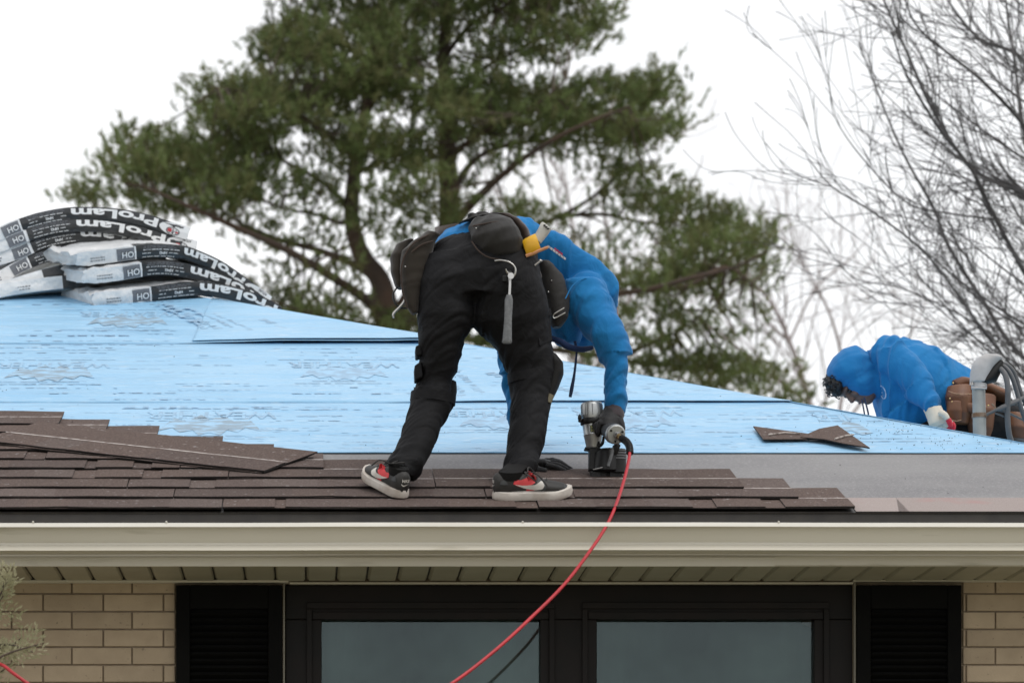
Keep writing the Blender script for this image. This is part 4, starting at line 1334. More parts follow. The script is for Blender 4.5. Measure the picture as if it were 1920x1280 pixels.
def stem(px0, py0, px1, py1, k, dy=0.0, L=0.13):
    a, b_ = P(px0, py0, SYC + dy), P(px1, py1, SYC + dy)
    pts = catmull([a, a.lerp(b_, .5) + Vector((0, 0, .02)), b_], 5)
    stm.tube(pts, [.006, .002], 5)
    for q in range(k):
        t = (q + r.random()) / k
        p = pts[min(len(pts) - 1, int(t * (len(pts) - 1)))]
        d = (b_ - a).normalized() + Vector((r.uniform(-.7, .7), r.uniform(-.7, .7), r.uniform(-.3, .7)))
        spray(fol, p, d, L * r.uniform(.6, 1.2), r)
stem(-70, 1300, 18, 1075, 8)
stem(-20, 1130, 34, 1082, 2, L=.07); stem(-60, 1120, 0, 1160, 3)
stem(-90, 1330, 40, 1195, 7, .05); stem(-60, 1270, 78, 1206, 5, -.1, L=.10); stem(-20, 1180, 10, 1110, 3); stem(-50, 1320, 14, 1250, 5, .1); stem(-80, 1250, 2, 1215, 5); stem(-30, 1215, 62, 1222, 3, L=.08)
for k in range(90):
    a = r.uniform(0, 6.28); rr_ = r.uniform(.1, .4); z = r.uniform(.5, 2.45)
    rr_ *= 1.1 - .28 * z
    c = Vector((-1.42 + rr_ * math.cos(a), SYC + rr_ * math.sin(a), z))
    for q in range(3): spray(fol, c, (math.cos(a) + r.uniform(-.5, .5), math.sin(a) + r.uniform(-.5, .5), r.uniform(.2, 1)), r.uniform(.09, .2), r)
stm.tube([(-1.42, SYC, 0), (-1.42, SYC, 1.2), (-1.36, SYC, 2.5)], [.05, .035, .012], 8)
stm.build('stems', M_bark, shr, smooth=True, recalc=False)
fol.build('foliage', M_cedar, shr, recalc=False)['kind'] = 'stuff'
# ------------------------------------------------------------------ people
def cloth(name, col, col2, rough=0.85, sheen=0.2, weave=900, soft=14, dep=0.006, spec=0.25):
    m = mat(name, col, rough, col2, 5, lo=0.35, hi=0.65, sheen=sheen, spec=spec)
    t = m.node_tree; N = t.nodes; L = t.links
    b = N['Principled BSDF']
    g_ = N.new('ShaderNodeTexCoord')
    n1 = N.new('ShaderNodeTexNoise'); n1.inputs['Scale'].default_value = soft; n1.inputs['Detail'].default_value = 3; n1.inputs['Distortion'].default_value = 0.8
    n2 = N.new('ShaderNodeTexNoise'); n2.inputs['Scale'].default_value = weave; n2.inputs['Detail'].default_value = 1
    L.new(g_.outputs['Object'], n1.inputs['Vector']); L.new(g_.outputs['Object'], n2.inputs['Vector'])
    b1 = N.new('ShaderNodeBump'); b1.inputs['Strength'].default_value = 0.6; b1.inputs['Distance'].default_value = dep
    b2 = N.new('ShaderNodeBump'); b2.inputs['Strength'].default_value = 0.25; b2.inputs['Distance'].default_value = 0.0008
    L.new(n1.outputs['Fac'], b1.inputs['Height']); L.new(n2.outputs['Fac'], b2.inputs['Height'])
    L.new(b1.outputs[0], b2.inputs['Normal']); L.new(b2.outputs[0], b.inputs['Normal'])
    return m
M_hood = cloth('blue_fleece', (0.006, 0.143, 0.375), (0.012, 0.18, 0.44), sheen=0.12, soft=11, dep=0.016)
M_pants = cloth('black_work_cloth', (0.0036, 0.0036, 0.0044), (0.0066, 0.0066, 0.0080), rough=0.75, sheen=0.0, spec=0.25, soft=13, dep=0.016)
M_pad = cloth('charcoal_pad', (0.010, 0.0095, 0.0095), (0.015, 0.0145, 0.0145), rough=0.7, sheen=0.0, spec=0.2)
M_cord = mat('navy_cord', (0.008, 0.02, 0.06), 0.8)
M_skin = mat('skin', (0.14, 0.082, 0.066), 0.5, (0.17, 0.10, 0.08), 30, spec=0.4)
M_hair = mat('black_hair', (0.008, 0.007, 0.007), 0.5, (0.02, 0.016, 0.015), 40)
M_eye = mat('eye', (0.02, 0.015, 0.012), 0.2)
M_lips = mat('lips', (0.17, 0.075, 0.065), 0.5)
M_gblack = cloth('black_glove', (0.014, 0.014, 0.015), (0.026, 0.025, 0.026), rough=0.6, sheen=0.1)
M_gknit = cloth('dark_knit_cuff', (0.045, 0.035, 0.040), (0.06, 0.05, 0.055))
M_gwhite = cloth('white_knit_glove', (0.66, 0.61, 0.52), (0.55, 0.50, 0.42))
M_gred = cloth('red_rubber_palm', (0.52, 0.02, 0.04), (0.6, 0.04, 0.06), rough=0.5)
M_sock = cloth('dark_sock', (0.007, 0.007, 0.007), (0.011, 0.0105, 0.0105), sheen=0.0, spec=0.15)
M_sole = mat('dirty_white_rubber', (0.58, 0.54, 0.49), 0.6, (0.36, 0.30, 0.25), 14, lo=0.4, hi=0.75)
M_soleb = mat('red_outsole', (0.35, 0.03, 0.02), 0.7, (0.05, 0.02, 0.02), 20)
M_leath = mat('black_suede', (0.018, 0.017, 0.016), 0.65, (0.03, 0.028, 0.026), 30, bump=0.3, bscale=200, bdist=0.001)
M_grayl = mat('charcoal_suede', (0.040, 0.043, 0.045), 0.7, (0.055, 0.058, 0.06), 30, bump=0.3, bscale=200, bdist=0.001)
M_redl = mat('red_lining', (0.62, 0.035, 0.045), 0.6, (0.5, 0.05, 0.05), 14)
M_wh = mat('white_leather', (0.66, 0.63, 0.58), 0.55, (0.5, 0.47, 0.43), 18)


def body_part(name, mb, m, parent, voxel=0.008, smooth=6, fold=None, label=None):
    me = fuse(mb, voxel, smooth)
    if fold: folds(me, **fold)
    me.materials.append(m)
    me.polygons.foreach_set('use_smooth', [True] * len(me.polygons))
    return link_mesh(name, me, parent, label)


def head_mesh(mb, c, fwd, up, s=1.0):
    """a head with brow, nose, lips, chin and ears; fwd = where the face looks"""
    fwd = Vector(fwd).normalized(); up = Vector(up); up = (up - fwd * up.dot(fwd)).normalized(); side = fwd.cross(up)
    M = Matrix((side, fwd, up)).transposed().to_4x4()
    q = lambda x, y, z: Vector(c) + (side * x + fwd * y + up * z) * s
    def e(x, y, z, a, b_, d): mb.ell(q(x, y, z), (a * s, b_ * s, d * s), M=M)
    e(0, -.012, .03, .076, .095, .085); e(0, .02, -.045, .060, .068, .07); e(0, .055, -.085, .030, .028, .024)
    e(0, .078, .028, .052, .016, .014); e(0, .088, -.005, .011, .014, .026); e(0, .098, -.022, .016, .014, .012)
    e(.03, .072, -.018, .022, .018, .02); e(-.03, .072, -.018, .022, .018, .02)
    e(0, .080, -.052, .023, .012, .007); e(0, .078, -.064, .020, .012, .008)
    for sg in (-1, 1): e(.078 * sg, -.005, -.005, .008, .020, .032)
    return q, M


def finger(mb, base, dirs, lens, r):
    pts = [Vector(base)]
    for d, l in zip(dirs, lens): pts.append(pts[-1] + Vector(d).normalized() * l)
    pts = catmull(pts, 4)
    mb.tube(pts, [r, r * 1.02, r * .95, r * .8], 10)
    mb.ell(pts[-1], r * .8, n=10); mb.ell(pts[0], r, n=10)


# ================================================================ the roofer in front
p1 = thing('person', 'roofer in blue hoodie and black work trousers bent over the nail gun', 'person', RP(0.55, 12.75, 0))
D = 0.0
# ---- trousers
tr_ = MB()
Lleg = [pxr((792, 478), (905, 478), 12.86, .12), pxr((786, 520), (900, 520), 12.84, .13), pxr((781, 560), (893, 560), 12.84, .12), pxr((783, 612), (886, 612), 12.85, .11), pxr((783, 634), (869, 636), 12.86, .105), pxr((784, 680), (862, 686), 12.89, .095),
        pxr((782, 712), (856, 722), 12.91, .09), pxr((768, 745), (853, 757), 12.90, .09), pxr((760, 778), (840, 786), 12.87, .085), pxr((748, 820), (820, 826), 12.83, .08),
        pxr((737, 852), (804, 855), 12.79, .078), pxr((725, 866), (799, 866), 12.77, .084), pxr((720, 879), (788, 889), 12.76, .086), pxr((722, 886), (778, 899), 12.755, .082)]
Rleg = [pxr((885, 478), (1008, 472), 12.86, .13), pxr((884, 520), (1016, 512), 12.84, .135), pxr((886, 560), (1024, 548), 12.84, .13), pxr((886, 612), (1033, 605), 12.86, .12), pxr((909, 634), (1036, 628), 12.88, .115), pxr((929, 657), (1037, 648), 12.90, .11),
        pxr((951, 697), (1044, 690), 12.92, .10), pxr((957, 735), (1038, 735), 12.91, .09), pxr((956, 785), (1027, 790), 12.88, .085), pxr((951, 835), (1017, 842), 12.84, .08), pxr((944, 868), (1014, 866), 12.80, .085), pxr((938, 886), (1005, 880), 12.78, .086), pxr((939, 892), (1001, 886), 12.77, .082)]
tr_.loft(Lleg, 24); tr_.loft(Rleg, 24)
pelv = [pxr((812, 562), (985, 560), 12.85, .13), pxr((800, 520), (1004, 515), 12.86, .155), pxr((800, 480), (1004, 478), 12.89, .16), pxr((812, 457), (1000, 452), 12.94, .15), pxr((835, 443), (990, 440), 12.98, .13)]
tr_.loft(pelv, 28)
hipL, kneeL, ankL = P(845, 500, 12.86), P(818, 738, 12.91), P(752, 885, 12.76)
hipR, kneeR, ankR = P(952, 510, 12.86), P(1000, 705, 12.92), P(972, 885, 12.78)
tk_ = body_part('trousers', tr_, M_pants, p1, 0.0065, 4, dict(limbs=[(hipL, kneeL), (kneeL, ankL), (hipR, kneeR), (kneeR, ankR)], amp=0.015, freq=11, joints=[kneeL, kneeR, ankL, ankR, P(885, 610, 12.8)], base=0.40, jr=0.14))
folds(tk_.data, limbs=[(hipL, kneeL), (kneeL, ankL), (hipR, kneeR), (kneeR, ankR)], amp=0.0065, freq=25, joints=[kneeL, kneeR, ankL, ankR, P(885, 600, 12.75)], base=0.4, jr=0.15, skew=1.2, seed=7, valley=True)
# knee pads, their straps, thigh pockets, belt loops, seams
def band(ring, w_, off, m, name, parent, k=1.03):
    c, u, v = ring
    q = MB(); n = 28
    vs = []
    ax = Vector(u).cross(Vector(v)).normalized()
    for s_, kk in ((-w_, k), (-w_, k + off), (w_, k + off), (w_, k)):
        for i in range(n):
            a = 2 * math.pi * i / n
            vs.append(c + u * kk * math.cos(a) + v * kk * math.sin(a) + ax * s_)
    fs = []
    for j in range(4):
        j2 = (j + 1) % 4
        for i in range(n): fs.append((j * n + i, j * n + (i + 1) % n, j2 * n + (i + 1) % n, j2 * n + i))
    q.add(vs, fs)
    return q.build(name, m, parent, smooth=True)
kp = MB()
kp.loft([pxr((1020, 664), (1042, 664), 12.93, .06), pxr((1024, 680), (1056, 682), 12.94, .085), pxr((1022, 704), (1057, 702), 12.95, .09), pxr((1020, 730), (1047, 728), 12.94, .08), pxr((1017, 752), (1036, 750), 12.92, .06), pxr((1020, 764), (1028, 764), 12.9, .03)], 18)
body_part('knee_pad', kp, M_pad, tk_, 0.006, 4)
kp = MB()
kp.loft([pxr((830, 716), (856, 716), 12.97, .06), pxr((828, 735), (857, 735), 12.98, .08), pxr((822, 757), (852, 757), 12.97, .07), pxr((818, 772), (836, 772), 12.95, .05)], 18)
body_part('knee_pad', kp, M_pad, tk_, 0.006, 4)
band(pxr((952, 712), (1040, 704), 12.92, .10), 0.018, 0.012, M_pants, 'knee_strap', tk_, 1.0)
band(pxr((770, 742), (854, 752), 12.905, .092), 0.017, 0.012, M_pants, 'knee_strap', tk_, 1.0)
q = MB(); q.loft([pxr((1028, 737), (1039, 742), 12.86, .012), pxr((1022, 752), (1034, 756), 12.86, .012)], 10)
q.build('strap_tab', mat('tan_tab', (0.16, 0.14, 0.09), 0.7), tk_, smooth=True)
for pts_, y in (([(1004, 596), (1031, 588), (1036, 640), (1012, 650)], 12.775), ([(1001, 586), (1033, 577), (1035, 592), (1004, 601)], 12.765)):
    q = MB()
    a = [P(x, yy, y + (x - 1000) * 0.0022) for x, yy in pts_]
    bk = [v + Vector((0.0, 0.05, 0)) for v in a]
    q.add(a + bk, [(0, 1, 2, 3), (7, 6, 5, 4), (0, 4, 5, 1), (1, 5, 6, 2), (2, 6, 7, 3), (3, 7, 4, 0)])
    q.build('cargo_pocket', M_pants, tk_, bevel=0.006)
for pts_ in ([(779, 648), (790, 645), (793, 664), (780, 668)], [(777, 685), (790, 676), (793, 706), (778, 712)]):
    q = MB()
    a = [P(x, yy, 12.83) for x, yy in pts_]
    bk = [v + Vector((0.0, 0.10, 0)) for v in a]
    q.add(a + bk, [(0, 1, 2, 3), (7, 6, 5, 4), (0, 4, 5, 1), (1, 5, 6, 2), (2, 6, 7, 3), (3, 7, 4, 0)])
    q.build('cargo_pocket', M_pants, tk_, bevel=0.006)
band((pelv[4][0] + Vector((0, 0, -0.012)), pelv[4][1] * 1.02, pelv[4][2] * 1.02), 0.014, 0.02, M_pants, 'waistband', tk_, 1.0)

# ---- hoodie: trunk, both sleeves, hood
T = [(P(908, 468, 12.95), Vector((.158, 0, 0)), Vector((0, -.10, .05))),
     (P(912, 452, 12.99), Vector((.160, 0, 0)), Vector((0, -.11, .065))),
     (P(945, 462, 13.05), Vector((.165, -.01, -.02)), Vector((.03, -.06, .115))),
     (P(995, 492, 13.12), Vector((.165, -.04, -.03)), Vector((.055, -.04, .12))),
     (P(1040, 528, 13.18), Vector((.165, -.08, -.01)), Vector((.07, -.03, .115))),
     (P(1072, 570, 13.23), Vector((.16, -.10, .02)), Vector((.085, 0, .095))),
     (P(1095, 605, 13.28), Vector((.11, -.07, .02)), Vector((.075, 0, .07)))]
Rarm = [pxr((1058, 530), (1125, 528), 13.10, .09), pxr((1062, 560), (1152, 562), 13.07, .095), pxr((1074, 600), (1168, 596), 13.05, .09), pxr((1092, 634), (1178, 626), 13.04, .085), pxr((1118, 664), (1186, 656), 13.05, .08),
        pxr((1131, 690), (1187, 685), 13.05, .068), pxr((1132, 730), (1180, 724), 13.06, .058), pxr((1134, 758), (1173, 760), 13.07, .05), pxr((1136, 768), (1169, 778), 13.075, .045)]
Larm = [pxr((960, 580), (1050, 590), 13.30, .09), pxr((931, 650), (1010, 655), 13.27, .08), pxr((934, 700), (1004, 703), 13.26, .07), pxr((942, 745), (1000, 748), 13.26, .06), pxr((951, 790), (1003, 795), 13.26, .055), pxr((962, 830), (1008, 834), 13.26, .05), pxr((970, 850), (1008, 855), 13.26, .045)]
hd = MB()
hd.loft([pxr((806, 466), (1000, 462), 12.98, .15), pxr((812, 450), (998, 444), 12.99, .155), pxr((831, 434), (992, 428), 13.01, .145), pxr((852, 424), (985, 418), 13.04, .13)], 26)
hd.loft(T, 28); hd.loft(Rarm, 22); hd.loft(Larm, 22)
hd.ell(P(1100, 552, 13.12), (.085, .09, .085)); hd.ell(P(1010, 590, 13.32), (.10, .10, .10))
hd.loft([(P(1030, 560, 13.15), Vector((.09, 0, 0)), Vector((0, .12, 0))), (P(1052, 606, 13.17), Vector((.078, 0, 0)), Vector((0, .11, 0))), (P(1064, 634, 13.2), Vector((.058, 0, 0)), Vector((0, .09, 0))), (P(1066, 645, 13.2), Vector((.045, 0, -.004)), Vector((0, .07, 0)))], 20)
hc = P(1112, 600, 13.42)          # the head hangs behind the arm
hfw = Vector((.45, .25, -.86))
hd.ell(hc + Vector((-.01, 0, .03)), (.115, .125, .12))
hd.ell(P(1095, 622, 13.34), (.085, .09, .075))
shR, elR, wrR = P(1115, 545, 13.1), P(1158, 664, 13.05), P(1152, 775, 13.075)
shL, elL, wrL = P(1005, 595, 13.3), P(968, 700, 13.26), P(990, 855, 13.26)
hoodie = body_part('hoodie', hd, M_hood, p1, 0.0075, 6, dict(limbs=[(P(915, 455, 13), P(1085, 590, 13.25)), (shR, elR), (elR, wrR), (shL, elL), (elL, wrL)], amp=0.024, freq=9.5, joints=[elR, wrR, elL, shR, P(1040, 620, 13.15)], base=0.40, jr=0.15, skew=0.9))
folds(hoodie.data, limbs=[(P(915, 455, 13), P(1085, 590, 13.25)), (shR, elR), (elR, wrR), (shL, elL), (elL, wrL)], amp=0.0075, freq=24, joints=[elR, wrR, elL, P(1145, 720, 13.05)], base=0.35, jr=0.13, skew=1.1, seed=3, valley=True)
# shirt tail that shows above the trousers, seam of the sleeve, draw cord, back print
q = MB(); q.tube(catmull([P(1060, 560, 12.965), P(1074, 535, 12.985), P(1098, 522, 13.0), P(1122, 532, 13.03), P(1146, 556, 13.06)], 6), .0022, 6)
q.build('sleeve_seam', M_hood, hoodie, smooth=True)
q = MB(); q.tube(catmull([P(1078, 640, 13.10), P(1081, 660, 13.09), P(1077, 700, 13.09), P(1072, 728, 13.09), P(1069, 744, 13.09)], 6), [.0055, .004, .005, .0075, .006], 8)
q.build('drawstring', M_cord, hoodie, smooth=True)
q = MB()
rimp = [P(1034, 634, 13.06), P(1050, 640, 13.055), P(1066, 650, 13.06), P(1090, 655, 13.09), P(1110, 652, 13.13)]
q.tube(catmull(rimp, 6), [.010, .012, .013, .012, .009], 10)
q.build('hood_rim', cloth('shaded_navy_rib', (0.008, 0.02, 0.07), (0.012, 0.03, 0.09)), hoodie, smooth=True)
# print across the back, seen edge on
bv = []
M_pr = mat('back_print_white', (0.7, 0.7, 0.72), 0.6); M_pr2 = mat('back_print_red', (0.55, 0.05, 0.12), 0.6)
from mathutils.bvhtree import BVHTree
def bvh_of(o):
    me = o.data
    return BVHTree.FromPolygons([v.co for v in me.vertices], [tuple(p.vertices) for p in me.polygons])
bh = bvh_of(hoodie)
def decal(poly, bvh, Yfar, m, name, parent, off=0.0015, sub=1):
    """print laid on the cloth where it is seen: polygon points are dropped on the surface from the viewing side"""
    vs = []
    o = Vector((0, 0, CAMZ))
    for x, y in poly:
        d = (P(x, y, Yfar) - o).normalized()
        loc, nrm, i, dist = bvh.ray_cast(o, d)
        if loc is None: loc = P(x, y, Yfar); nrm = Vector((0, -1, 0))
        vs.append(loc + nrm * off)
    return vs
def strip_decal(quads, bvh, Y, m, name, parent):
    q = MB()
    for poly in quads:
        vs = decal(poly, bvh, Y, m, name, parent)
        q.add(vs, [tuple(range(len(vs)))])
    o = q.build(name, m, parent, recalc=False); o['kind'] = 'stuff'; return o
strip_decal([[(1027 + i * 5, 459 + i * 3.6), (1031.5 + i * 5, 462.2 + i * 3.6), (1030 + i * 5, 466 + i * 3.6), (1026 + i * 5, 463 + i * 3.6)] for i in range(7)], bh, 13.0, M_pr, 'back_print', hoodie)
strip_decal([[(1040 + i * 4, 464 + i * 3), (1043 + i * 4, 466 + i * 3), (1042 + i * 4, 472 + i * 3), (1038 + i * 4, 469 + i * 3)] for i in range(4)], bh, 13.0, M_pr2, 'back_print', hoodie)

# ---- body: one continuous figure inside the clothes
bd = MB()
sc_ = lambda rings, k: [(c, Vector(u) * k, Vector(v) * k) for c, u, v in rings]
bd.loft(sc_(Lleg[2:-2], .52), 16); bd.loft(sc_(Rleg[2:-2], .52), 16); bd.loft(sc_(pelv[1:], .58), 18); bd.loft(sc_(T, .64), 18)
bd.loft(sc_(Rarm[:-1], .48), 14); bd.loft(sc_(Larm[:-1], .48), 14)
bd.ell(P(1095, 552, 13.13), .06); bd.ell(P(1010, 590, 13.3), .065)
bd.tube([P(1085, 590, 13.26), P(1100, 604, 13.36), hc], .055, 12)
head_mesh(bd, hc, hfw, Vector((.86, .2, .45)), 0.98)
bd.tube([ankL + Vector((0, 0, .05)), ankL + Vector((0, 0, .02))], [.022, .02], 12)
bd.tube([ankR + Vector((0, 0, .05)), ankR + Vector((0, 0, .02))], [.022, .02], 12)
body_part('body', bd, M_skin, p1, 0.008, 4)
hr = MB(); hr.ell(hc + Vector((-.02, -.0, .04)), (.088, .1, .08)); body_part('hair', hr, M_hair, p1, 0.008, 2)

# ---- gloves
wl_ = P(992, 862, 13.25)
gx, gY = R(1030, 880)
rpt = lambda px, py, h: (lambda a: RP(a[0], a[1], h))(R(px, py))
gl_ = MB()
gl_.loft([pxr((972, 848), (1006, 852), 13.255, .038), pxr((982, 862), (1012, 862), 13.255, .036), pxr((996, 868), (1016, 876), 13.25, .034)], 16)
gl_.ell(P(1014, 869, 13.25), (.045, .05, .020)); gl_.ell(P(1002, 868, 13.25), (.035, .042, .024))
fb = [((1022, 866), (1046, 866), (1062, 874), (1073, 880)), ((1024, 868), (1044, 871), (1058, 877), (1067, 881)), ((1024, 871), (1040, 875), (1053, 880), (1061, 883)), ((1020, 864), (1036, 862), (1052, 867), (1064, 874))]
for k, f_ in enumerate(fb):
    Yk = 13.245 - [.0, .022, .042, -.025][k]
    pts = catmull([P(x, y, Yk) for x, y in f_], 4)
    gl_.tube(pts, [.0105, .0105, .010, .008], 10); gl_.ell(pts[-1], .008, n=10)
pts = catmull([P(1000, 876, 13.21), P(1010, 880, 13.18), P(1021, 882, 13.165)], 4)
gl_.tube(pts, [.016, .014, .0115], 10); gl_.ell(pts[-1], .0115, n=10)
body_part('glove', gl_, M_gblack, p1, 0.0032, 2, dict(limbs=[(P(990, 860, 13.25), P(1060, 880, 13.24))], amp=.0018, freq=60, base=1))

# nail gun handle axis, the right hand closes round it
hA, hB = P(1124, 800, 13.12), P(1150, 812, 12.93)
hax = (hB - hA).normalized()
e1 = Vector((0, 0, 1)); e1 = (e1 - hax * e1.dot(hax)).normalized()
e2 = hax.cross(e1)
if e2.x > 0: e2 = -e2                 # e2 points to the left of the picture
gr = MB()
gr.loft([pxr((1135, 760), (1171, 770), 13.07, .044), pxr((1128, 772), (1166, 786), 13.06, .046), pxr((1122, 782), (1163, 797), 13.04, .046), pxr((1124, 796), (1160, 806), 13.02, .035)], 18)
for k in range(4):
    o = hA + hax * (0.035 + 0.0225 * k)
    rr_ = .034
    Ln = [0.98, 1.06, 1.0, .85][k]
    pts = []
    for j in range(9):
        a = math.radians(35 + 190 * Ln * j / 8)
        pts.append(o + (e1 * math.sin(a) + e2 * -math.cos(a)) * (rr_ + (0.006 if j in (2, 5) else 0)))
    gr.tube(pts, [.012, .0125, .0115, .0115, .011, .0095], 10); gr.ell(pts[-1], .0095, n=10); gr.ell(pts[0], .012, n=10)
pts = catmull([P(1160, 786, 13.03), P(1166, 800, 13.02), P(1164, 812, 13.03), P(1155, 818, 13.05)], 4)
gr.tube(pts, [.017, .015, .013, .0115], 10); gr.ell(pts[-1], .0115, n=10)
gR = body_part('glove', gr, M_gblack, p1, 0.0035, 2, dict(limbs=[(P(1150, 765, 13.07), P(1140, 805, 13.03))], amp=.002, freq=50, base=1))
q = MB(); q.loft([pxr((1138, 757), (1170, 765), 13.072, .045), pxr((1133, 766), (1171, 779), 13.066, .048), pxr((1130, 773), (1168, 787), 13.062, .048)], 20)
body_part('cuff', q, M_gknit, gR, 0.004, 2)

# ---- shoes
def shoe(parent, M, ml, tilt=0.0, right=True, heel_text=False):
    """local x heel to toe, y outwards, z up"""
    def wid(x):
        t = x / 0.295
        return np.interp(t, [0, .03, .10, .25, .45, .65, .80, .92, .98, 1], [.018, .030, .036, .035, .038, .047, .047, .034, .018, .006])
    def cen(x): return np.interp(x / .295, [0, .45, .7, 1], [0, 0.003, 0.0, -.008])
    def topz(x): return np.interp(x / .295, [0, .04, .10, .28, .36, .46, .60, .75, .88, .97, 1], [.088, .100, .100, .090, .094, .088, .073, .064, .058, .045, .032])
    def spring(x): return 0.012 * max(0, (x / .295 - .72) / .28) ** 2
    xs = [0.0, .004, .012, .025, .045, .07, .10, .13, .16, .19, .215, .24, .262, .28, .290, .295]
    q = MB(); rings = []
    n = 24
    vs, fs = [], []
    for x in xs:
        w_ = wid(x) - .003; z0 = .022 + spring(x); z1 = topz(x); c = cen(x)
        for k in range(n):
            a = 2 * math.pi * k / n
            cx, sz = math.cos(a), math.sin(a)
            ex = 0.62
            yy = math.copysign(abs(cx) ** ex, cx) * w_ * (1 - .30 * max(0, sz) ** 1.5)
            zz = (z0 + z1) / 2 + math.copysign(abs(sz) ** .8, sz) * (z1 - z0) / 2
            vs.append(Vector((x, c + yy, zz)))
    for i in range(len(xs) - 1):
        for k in range(n): fs.append((i * n + k, (i + 1) * n + k, (i + 1) * n + (k + 1) % n, i * n + (k + 1) % n))
    fs.append(tuple(range(n))); fs.append(tuple((len(xs) - 1) * n + k for k in range(n - 1, -1, -1)))
    mi = []
    for f in fs:
        xm = sum(vs[i].x for i in f) / len(f); zm = sum(vs[i].z for i in f) / len(f)
        mi.append(1 if (.165 < xm < .20 or xm > .255 and zm < .05) else 0)
    up = mesh('shoe', [M @ v for v in vs], fs, [M_leath, M_grayl], parent, smooth=True, midx=mi, recalc=True)
    ub = BVHTree.FromPolygons(vs, fs)
    # sole: cup with a rolled edge
    vs, fs = [], []
    N = 40; out = []
    for k in range(N):
        a = 2 * math.pi * k / N
        x = .1475 - .1495 * math.cos(a)
        x = max(0.0, min(.295, x))
        sgn = 1 if math.sin(a) >= 0 else -1
        e_ = max(0.0, 1 - abs(2 * x / .295 - 1) ** 7) ** .5
        wx = np.interp(x / .295, [0, .10, .25, .45, .65, .80, .92, 1], [.034, .038, .037, .039, .048, .049, .042, .036])
        out.append((x + (x - .1475) * .025, cen(x) + sgn * (wx + .003) * e_))
    lev = [(0.0, .955), (.004, .995), (.016, 1.012), (.027, .985), (.029, .93)]
    for z, k_ in lev:
        for x, y in out:
            zz = z
            if z > .02: zz += .010 * np.interp(x, [0, .06, .11, .19, .24, .295], [.5, .2, 0, 0, .3, .8])
            vs.append(Vector((.1475 + (x - .1475) * k_, y * k_, zz + spring(x))))
    for j in range(len(lev) - 1):
        for k in range(N): fs.append((j * N + k, j * N + (k + 1) % N, (j + 1) * N + (k + 1) % N, (j + 1) * N + k))
    fs.append(tuple(range(N - 1, -1, -1))); fs.append(tuple((len(lev) - 1) * N + k for k in range(N)))
    mi = [0] * len(fs); mi[-2] = 1
    mesh('sole', [M @ v for v in vs], fs, [M_sole, M_soleb], up, smooth=True, midx=mi, recalc=True).data.set_sharp_from_angle(angle=math.radians(40))
    def side_patch(top, bot, name, m, off, sides=(-1, 1), nx_=14):
        q = MB()
        for sg in sides:
            vs = []
            for i in range(nx_ + 1):
                t = i / nx_
                a = Vector((*[np.interp(t, np.linspace(0, 1, len(top)), [p[j] for p in top]) for j in (0, 1)],))
                b_ = Vector((*[np.interp(t, np.linspace(0, 1, len(bot)), [p[j] for p in bot]) for j in (0, 1)],))
                for s_ in (0, .5, 1):
                    pz = a.lerp(b_, s_)
                    loc, nr, ii, dd = ub.ray_cast(Vector((pz.x, sg * .2, pz.y)), Vector((0, -sg, 0)))
                    if loc is None: loc = Vector((pz.x, sg * .03, pz.y)); nr = Vector((0, sg, 0))
                    vs.append(M @ (loc + Vector((0, sg, .15)).normalized() * off))
            fs = []
            for i in range(nx_):
                fs += [(3 * i, 3 * i + 3, 3 * i + 4, 3 * i + 1), (3 * i + 1, 3 * i + 4, 3 * i + 5, 3 * i + 2)]
            q.add(vs, fs)
        return q.build(name, m, up, smooth=True, recalc=False)
    side_patch([(.075, .080), (.095, .075), (.12, .082), (.135, .098), (.150, .093)], [(.070, .062), (.095, .050), (.12, .050), (.150, .064), (.160, .078)], 'collar_panel', M_redl, .0018)
    side_patch([(.120, .042), (.135, .046), (.15, .044)], [(.118, .034), (.135, .036), (.15, .036)], 'quarter_panel', M_redl, .0018)
    side_patch([(.075, .060), (.11, .056), (.15, .058), (.175, .071), (.181, .068)], [(.080, .058), (.115, .044), (.15, .038), (.178, .042), (.186, .056)], 'swoosh_mark', M_wh, .0034)
    side_patch([(.022, .074), (.035, .078), (.045, .072)], [(.018, .062), (.034, .060), (.05, .060)], 'heel_tab', M_grayl, .002)
    # laces
    q = MB()
    for k in range(5):
        x = .125 + k * .018
        z = topz(x) + .001
        w_ = wid(x) * .55
        q.tube([M @ Vector((x, -w_, z - .008)), M @ Vector((x + .004, 0, z + .003)), M @ Vector((x + .008, w_, z - .008))], .0028, 6)
    bowl = [(.128, 0, .098), (.110, -.045, .108), (.135, -.06, .088), (.155, -.045, .07)]
    q.tube(catmull([M @ Vector(v) for v in bowl], 5), .0026, 6)
    bowl = [(.128, 0, .098), (.14, .04, .11), (.17, .055, .08)]
    q.tube(catmull([M @ Vector(v) for v in bowl], 5), .0026, 6)
    q.tube(catmull([M @ Vector(v) for v in [(.128, -.005, .1), (.15, -.05, .105), (.18, -.052, .075), (.195, -.05, .055)]], 5), .0024, 6)
    q.build('laces', M_leath, up, smooth=True)['kind'] = 'stuff'
    # sock rising into the trouser leg
    q = MB(); q.loft([(M @ Vector((.06, 0, .075)), M.to_3x3() @ Vector((.046, 0, 0)), M.to_3x3() @ Vector((0, .034, 0))), (M @ Vector((.065, 0, .105)), M.to_3x3() @ Vector((.046, 0, 0)), M.to_3x3() @ Vector((0, .036, 0))), (ml, Vector((.046, 0, 0)), Vector((0, .045, 0)))], 16)
    q.build('sock', M_sock, up, smooth=True)
    # mark on the heel counter
    tv, tf, tw = text_mesh('NIKE', 0.03)
    q = MB()
    def back(y, z):
        loc, nr, ii, dd = ub.ray_cast(Vector((-.1, y, z)), Vector((1, 0, 0)))
        if loc is None: loc = Vector((.01, y, z))
        return M @ (loc + Vector((-.002, 0, 0)))
